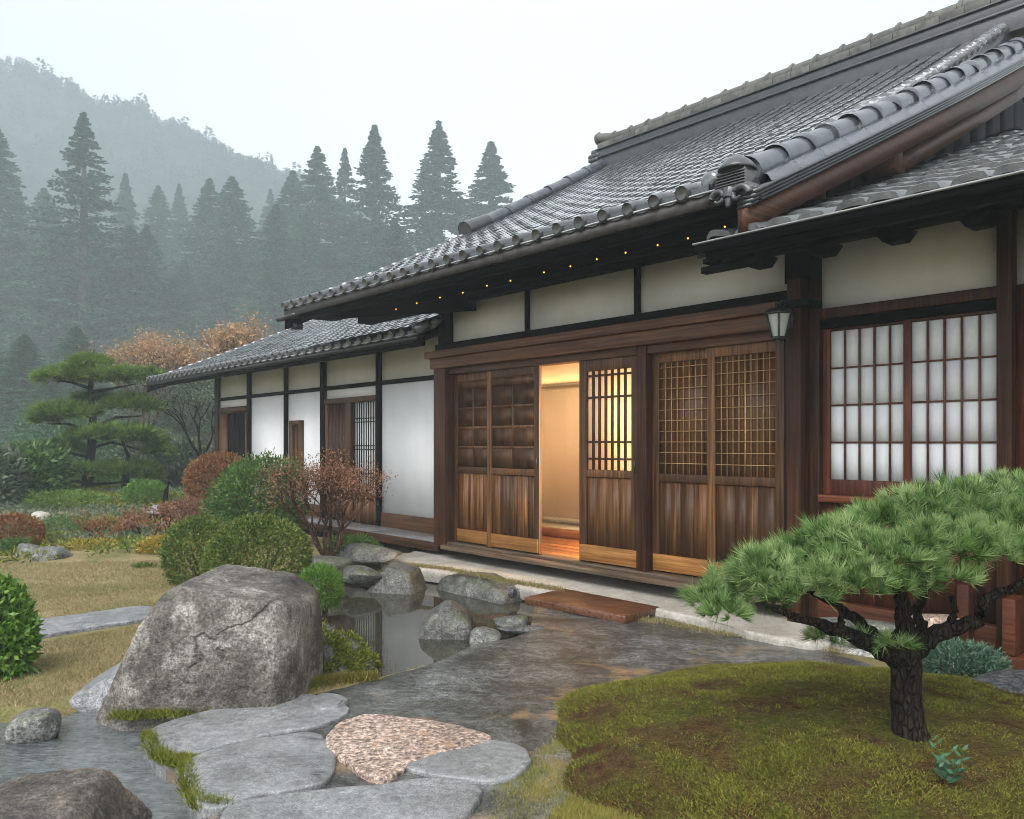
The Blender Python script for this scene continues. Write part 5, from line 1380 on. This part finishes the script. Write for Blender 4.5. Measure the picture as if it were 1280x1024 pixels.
blades('lawn_grass', X, Y, ground_h(X, Y) - .004, .012 + .026*rg.random(len(X)), np.full(len(X), .005), 'grass_g', rg, .6)
# moss in the joints and at the foot of the boulder
def strip(pts, n, wid, h, mat, z):
    q = np.array([tuple(G(u, v, z)[:2]) for u, v in pts]); i = rg.integers(0, len(q)-1, n); t = rg.random(n)[:, None]
    p = q[i]*(1-t) + q[i+1]*t + rg.normal(size=(n, 2))*wid
    return blades('joint_moss', p[:, 0], p[:, 1], np.full(n, z) - .01 + .03*np.exp(-rg.random(n)*2), h*rg.uniform(.5, 1.3, n), np.full(n, .006), mat, rg, .6)
strip([(184,920),(196,944),(215,955),(234,952),(236,985),(250,1008),(285,1012)], 9000, .016, .030, 'moss_b', -.235)
strip([(150,895),(200,893),(260,886),(320,876),(370,862),(395,852)], 14000, .035, .030, 'moss_b', -.235)
strip([(400,855),(430,850),(466,848)], 5000, .03, .03, 'moss', -.24)
strip([(505,706),(560,712),(640,728),(700,738)], 6000, .03, .022, 'grass', -.10)
strip([(770,772),(830,778),(880,790),(960,800),(1050,815)], 5000, .04, .020, 'grass', -.236)

PD = min((d_ for d_ in np.arange(2.9, 3.9, .01) if P(1137, 916, d_).z <= float(mound_h(np.array(P(1137, 916, d_).x), np.array(d_)))), default=3.5)
FP0 = P(1137, 921, PD)
FPr = empty('foreground_pine', FP0, 'low spreading pine with a thick dark trunk growing on the moss mound', 'pine tree')
k = PD/FOC
pads = [(888,754,22,22),(920,742,37,30,.05),(905,770,28,17,-.1),(960,722,46,34,-.05),(950,752,39,24,.1),(1000,712,48,39,.1),(1000,745,48,25,-.15),(1050,688,51,39,.0),(1050,728,56,29,-.2),
        (1095,668,48,40,.15),(1110,706,58,37,-.15),(1150,650,54,40,.1),(1165,692,61,39,-.1),(1205,642,56,39,.15),(1225,688,56,37,-.1),(1255,632,52,37,.2),(1280,668,56,45,0),(1330,650,65,50,.1),(1385,680,56,42,0),(1100,735,43,20,-.2),(1180,728,41,18,-.2)]
pine(FPr, pads, PD, k, .34, 80, .062, .0042, 36, 6, 'needle', .95, .95)
pine(FPr, [(1036,800,22,10,-.05),(1108,808,30,9,-.08),(1075,798,18,8,0),(1150,735,22,10,0)], PD, k, .42, 70, .062, .0036, 34, 7, 'needle', .6, .5, 'lower_spray')
m = MB(150); L0 = Vector(FPr.location); r2 = random.Random(4)
tp = [(1141,946,0.1215), (1138,926,0.0954), (1137,912,0.0738), (1136,895,0.0639), (1134,875,0.0639), (1133,855,0.0594), (1132,838,0.0630), (1130,822,0.0630), (1129,806,0.0666), (1128,792,0.0522)]
m.tube([LP(u + r2.uniform(-1.5, 1.5), v, PD) for u, v, r in tp], [r for u, v, r in tp], 26)
for i_, v_ in enumerate(m.V[0]):                     # knobbly bark
    m.V[0][i_] = v_ + np.array([1, 1, 0])*.010*mnoise.fractal(Vector(v_)*14, .8, 2.2, 3)
m.build('trunk', M['bark'], FPr, smooth=True)
def limb(pts, r0, r1, seed):
    m = MB(seed); n_ = len(pts); r2 = random.Random(seed); fine = []
    for i in range(n_ - 1):
        for q in range(4): w = q/4; fine.append(tuple(pts[i][c]*(1-w) + pts[i+1][c]*w + (r2.uniform(-2.2, 2.2) if c < 2 else 0) for c in range(3)))
    pts = fine + [pts[-1]]; n_ = len(pts); rr = [(r0 + (r1 - r0)*i/(n_-1))*r2.uniform(.88, 1.14) for i in range(n_)]
    m.tube([LP(p[0], p[1], p[2]*PD/3.76) for p in pts], rr, 10); m.build('branch', M['bark'], FPr, smooth=True)
limb([(1120,822,3.76),(1085,803,3.7),(1050,788,3.65),(1010,775,3.6),(965,762,3.6)], .045, .010, 151)
limb([(1125,810,3.78),(1098,795,3.85),(1065,772,3.9),(1045,755,3.95),(1000,735,3.95)], .036, .010, 152)
limb([(1128,810,3.76),(1130,785,3.76),(1128,755,3.76),(1120,715,3.74),(1105,690,3.74)], .048, .016, 153)
limb([(1145,815,3.76),(1165,795,3.72),(1195,785,3.70),(1225,775,3.68),(1232,750,3.68),(1262,736,3.68),(1300,715,3.7)], .040, .014, 154)
limb([(1150,805,3.78),(1152,780,3.85),(1145,762,3.9),(1160,735,3.95),(1185,700,3.95)], .030, .010, 155)
limb([(1052,790,3.66),(1050,775,3.68),(1055,758,3.7)], .018, .010, 156)
limb([(1180,790,3.71),(1195,770,3.7),(1190,745,3.7)], .018, .010, 157)

# small bluish herb on the mound
hd = min((d_ for d_ in np.arange(2.8, 3.8, .01) if P(1190, 988, d_).z <= float(mound_h(np.array(P(1190, 988, d_).x), np.array(d_)))), default=3.3)
HB = empty('herb_plant', P(1190, 988, hd), 'small blue green broad leaved herb on the moss below the pine', 'plant')
rg = np.random.default_rng(15); Pn = []; Tn = []; Ls = []
for s_ in range(7):
    a = rg.uniform(0, 2*PI); ln = rg.uniform(.08, .19); tip = np.array([math.cos(a)*.07, math.sin(a)*.05, ln])
    for q in range(9): t_ = .3 + .7*q/8; Pn.append(tip*t_); Tn.append([math.cos(q*2.4), math.sin(q*2.4), .6]); Ls.append(.055*(1.15 - .5*t_))
V, F = leaf_quads(np.array(Pn), unit(np.array(Tn)), np.array(Ls), np.array(Ls)*.36, rg)
foliage('foliage', V, F, 'herb', HB, np.repeat(rg.random(len(Pn)), 4))

# ------------------------------------------------------------------ forest
def conifer_mesh(seed, nb=190, broad=.75, droop=.22, gap=.0, leaf=.0135, rad=.2, dens=20):
    """unit-height crown and trunk"""
    rg = np.random.default_rng(seed); Pn = []; Tn = []; m = MB(seed)
    m.tube([(0,0,-.02), (0,0,.3), (0,0,.7), (0,0,.985)], [.014, .011, .006, .001], 7)
    for b in range(nb):
        z = gap + (1 - gap)*(.03 + .97*rg.random()**.85)
        ln = rad*(max(1 - z, 0)**broad*rg.uniform(.74, 1.12) + .003)
        a = rg.uniform(0, 2*PI); dz = -droop*ln*rg.uniform(.3, 1.2) + .10*ln
        tip = np.array([math.cos(a)*ln, math.sin(a)*ln, dz])
        if b % 4 == 0: m.tube([(0, 0, z), (tip[0]*.8, tip[1]*.8, z + tip[2]*.8)], [.003, .001], 3, False)
        kk = max(4, int(ln*46)); t = rg.uniform(.12, 1.0, kk*dens)**.8
        p = tip[None]*t[:, None] + [0, 0, z] + rg.normal(size=(len(t), 3))*np.array([.12, .12, .05])*(ln*.55 + .001)
        d = unit(tip[None]*.7/max(ln, .01) + rg.normal(size=(len(t), 3))*.55 + [0, 0, .05])
        Pn.append(p); Tn.append(d)
    Pn = np.concatenate(Pn); Tn = np.concatenate(Tn); n_ = len(Pn)
    V, F = leaf_quads(Pn, Tn, leaf*rg.uniform(.55, 1.25, n_)*(1.15 - .75*Pn[:, 2]), leaf*.40, rg)
    me = bpy.data.meshes.new('crown'); fill(me, V, [F], np.repeat(rg.random(n_), 4))
    tm = bpy.data.meshes.new('trunk'); fill(tm, np.concatenate(m.V), [np.concatenate(v) for v in m.F.values()])
    return me, tm
VAR = [conifer_mesh(200, 620, 1.0, .30, dens=13), conifer_mesh(201, 660, .85, .45, .05, dens=13), conifer_mesh(202, 380, .95, .20, .12, dens=13), conifer_mesh(203, 680, .80, .50, .0, dens=13), conifer_mesh(204, 480, 1.05, .38, .06, dens=14)]
for i, (a, b) in enumerate(VAR):
    a.materials.append(M['cedar2' if i in (1, 3) else 'cedar']); b.materials.append(M['bark_far'])
def conifer(u, vtop, d, hw, var, label, group=None, zb=.4, name='cedar_tree'):
    top = P(u, vtop, d); h = top.z - zb; r = hw*1.6*d/FOC
    o = empty(name, (top.x, top.y, zb), label, 'conifer', group, rz=(u*.37 + var) % 6.28)
    for me, nm in zip(VAR[var], ('crown', 'trunk')):
        c = link(nm, me, None, o); c.scale = (r/.2, r/.2, h)
    return o
SK = [(-4,160,52,66,1,'cedar cut by the left edge of the picture'), (105,142,46,70,2,'tall open crowned cedar on the left with its trunk showing'),
      (157,218,72,46,0,'slender cedar just right of the tall open crowned one'), (198,233,70,44,3,'cedar of even height left of the middle gap'),
      (224,231,76,40,0,'faint cedar top between two nearer ones below the hill'), (262,224,62,56,1,'bushy cedar below the middle of the hill slope'),
      (290,222,60,60,3,'broad cedar left of the faint distant one'), (338,238,84,44,0,'faint distant cedar at the foot of the hill slope'),
      (366,214,64,56,1,'cedar where the hill slope meets the forest'), (397,184,60,58,3,'dense cedar left of the two narrow tops'),
      (431,186,66,42,2,'sparse narrow cedar between two denser tops'), (468,158,60,66,0,'pointed cedar with a bare spire above the wing roof'),
      (548,153,62,82,4,'tallest pointed cedar standing free against the sky'), (614,179,64,80,0,'rightmost cedar rising behind the main roof'),
      (55,236,60,52,3,'cedar in the gap left of the tall open crowned one'), (20,225,66,44,0,'dim cedar beside the one at the left edge')]
for s_ in SK: conifer(s_[0], s_[1], s_[2]*2.3, s_[3]*1.3, *s_[4:], group='cedars along the misty skyline')
r_ = random.Random(31)
for i in range(40):
    conifer(-60 + i*19.5 + r_.uniform(-14, 14), r_.uniform(255, 345), r_.uniform(105, 150), r_.uniform(60, 78), r_.choice([0, 1, 3, 1, 3]), 'misty cedar in the dense dark mass below the skyline tops', group='cedars filling the forest below the skyline')
for (u, v, d, hw, var, lab) in [(30,418,62,62,1,'layered green conifer at the left edge before the forest'), (95,408,66,60,3,'layered green conifer behind the garden pine top'), (-30,400,72,60,3,'dim green conifer half outside the left edge'), (150,455,70,50,1,'low green conifer left of the orange maple'), (62,470,56,50,3,'small layered conifer in front of two larger ones')]:
    conifer(u, v, d, hw, var, lab, zb=.2, name='layered_conifer')

# the far hill and the wood that covers it
RIDGE = [(-420,-40),(-250,10),(-100,48),(0,66),(30,70),(70,90),(95,100),(118,122),(140,122),(175,120),(192,135),(200,146),(215,142),(245,158),(275,172),(300,186),(335,198),(370,210),(420,240),(480,275),(560,320),(660,380),(800,460)]
HD = 360.0
def hill_pt(u, t):
    v = np.interp(u, [a for a, b in RIDGE], [b for a, b in RIDGE]) + 22
    top = P(u, v, HD); y = HD - 150*t; z = top.z*(1 - t)**1.15
    return (top.x, y + (HD - y)*0, z)
us = np.linspace(-420, 800, 90); ts = np.concatenate([[-.8, -.4], np.linspace(0, 1, 22)])
V = []
for t_ in ts:
    for u in us:
        x, y, z = hill_pt(u, max(t_, 0)); 
        if t_ < 0: y = HD + 15*(-t_); z = z*(1 + t_)
        V.append((x, y, z + 1.5*mnoise.noise(Vector((x*.04, y*.04, 0)))))
nx = len(us); i = np.arange((len(ts)-1)*(nx-1)); a = (i//(nx-1))*nx + i % (nx-1)
M['hill'] = mk_simple('wooded_hill', (0.035, 0.05, 0.03), 0.9, 0.1, .3, .4, .2)
tag(mesh_obj('hill', V, [np.stack([a, a+1, a+nx+1, a+nx], 1)], M['hill'], smooth=True), kind='structure')
rg = np.random.default_rng(9); Pn = []; Tn = []; Ls = []
for q in range(3400):
    u = rg.uniform(-300, 560); t_ = 0 if q < 900 else rg.random()**1.3*.85
    x, y, z = hill_pt(u, t_); h = rg.uniform(4.5, 8)*(1 if rg.random() > .05 else 1.5); rad = h*rg.uniform(.20, .36); n_ = 100
    f = rg.random(n_); a = rg.uniform(0, 2*PI, n_); rr = rad*(1 - f)**.7*rg.uniform(.4, 1, n_)
    Pn.append(np.stack([x + np.cos(a)*rr, y + np.sin(a)*rr, z - 1.4 + f*h], 1)); Tn.append(unit(np.stack([np.cos(a), np.sin(a), rg.normal(0, .4, n_)], 1))); Ls.append(np.full(n_, .15*h))
Pn = np.concatenate(Pn); Tn = np.concatenate(Tn); Ls = np.concatenate(Ls)
V, F = leaf_quads(Pn, Tn, Ls, Ls*.5, rg)
tag(mesh_obj('hill_forest', V, [F], M['cedar'], rnd=np.repeat(rg.random(len(Pn)), 4)), kind='stuff')

# ------------------------------------------------------------------ the wet air
t = NT('mist'); pv = t.n('VolumePrincipled'); pv.inputs['Color'].default_value = HAZE_COLOR; pv.inputs['Density'].default_value = HAZE_DENSITY
t.t.links.new(pv.outputs[0], t.out.inputs['Volume'])
m = MB(160); m.box(-400, 300, -40, 378, -2.2, 200); hz = m.build('haze', t.m); tag(hz, kind='stuff')
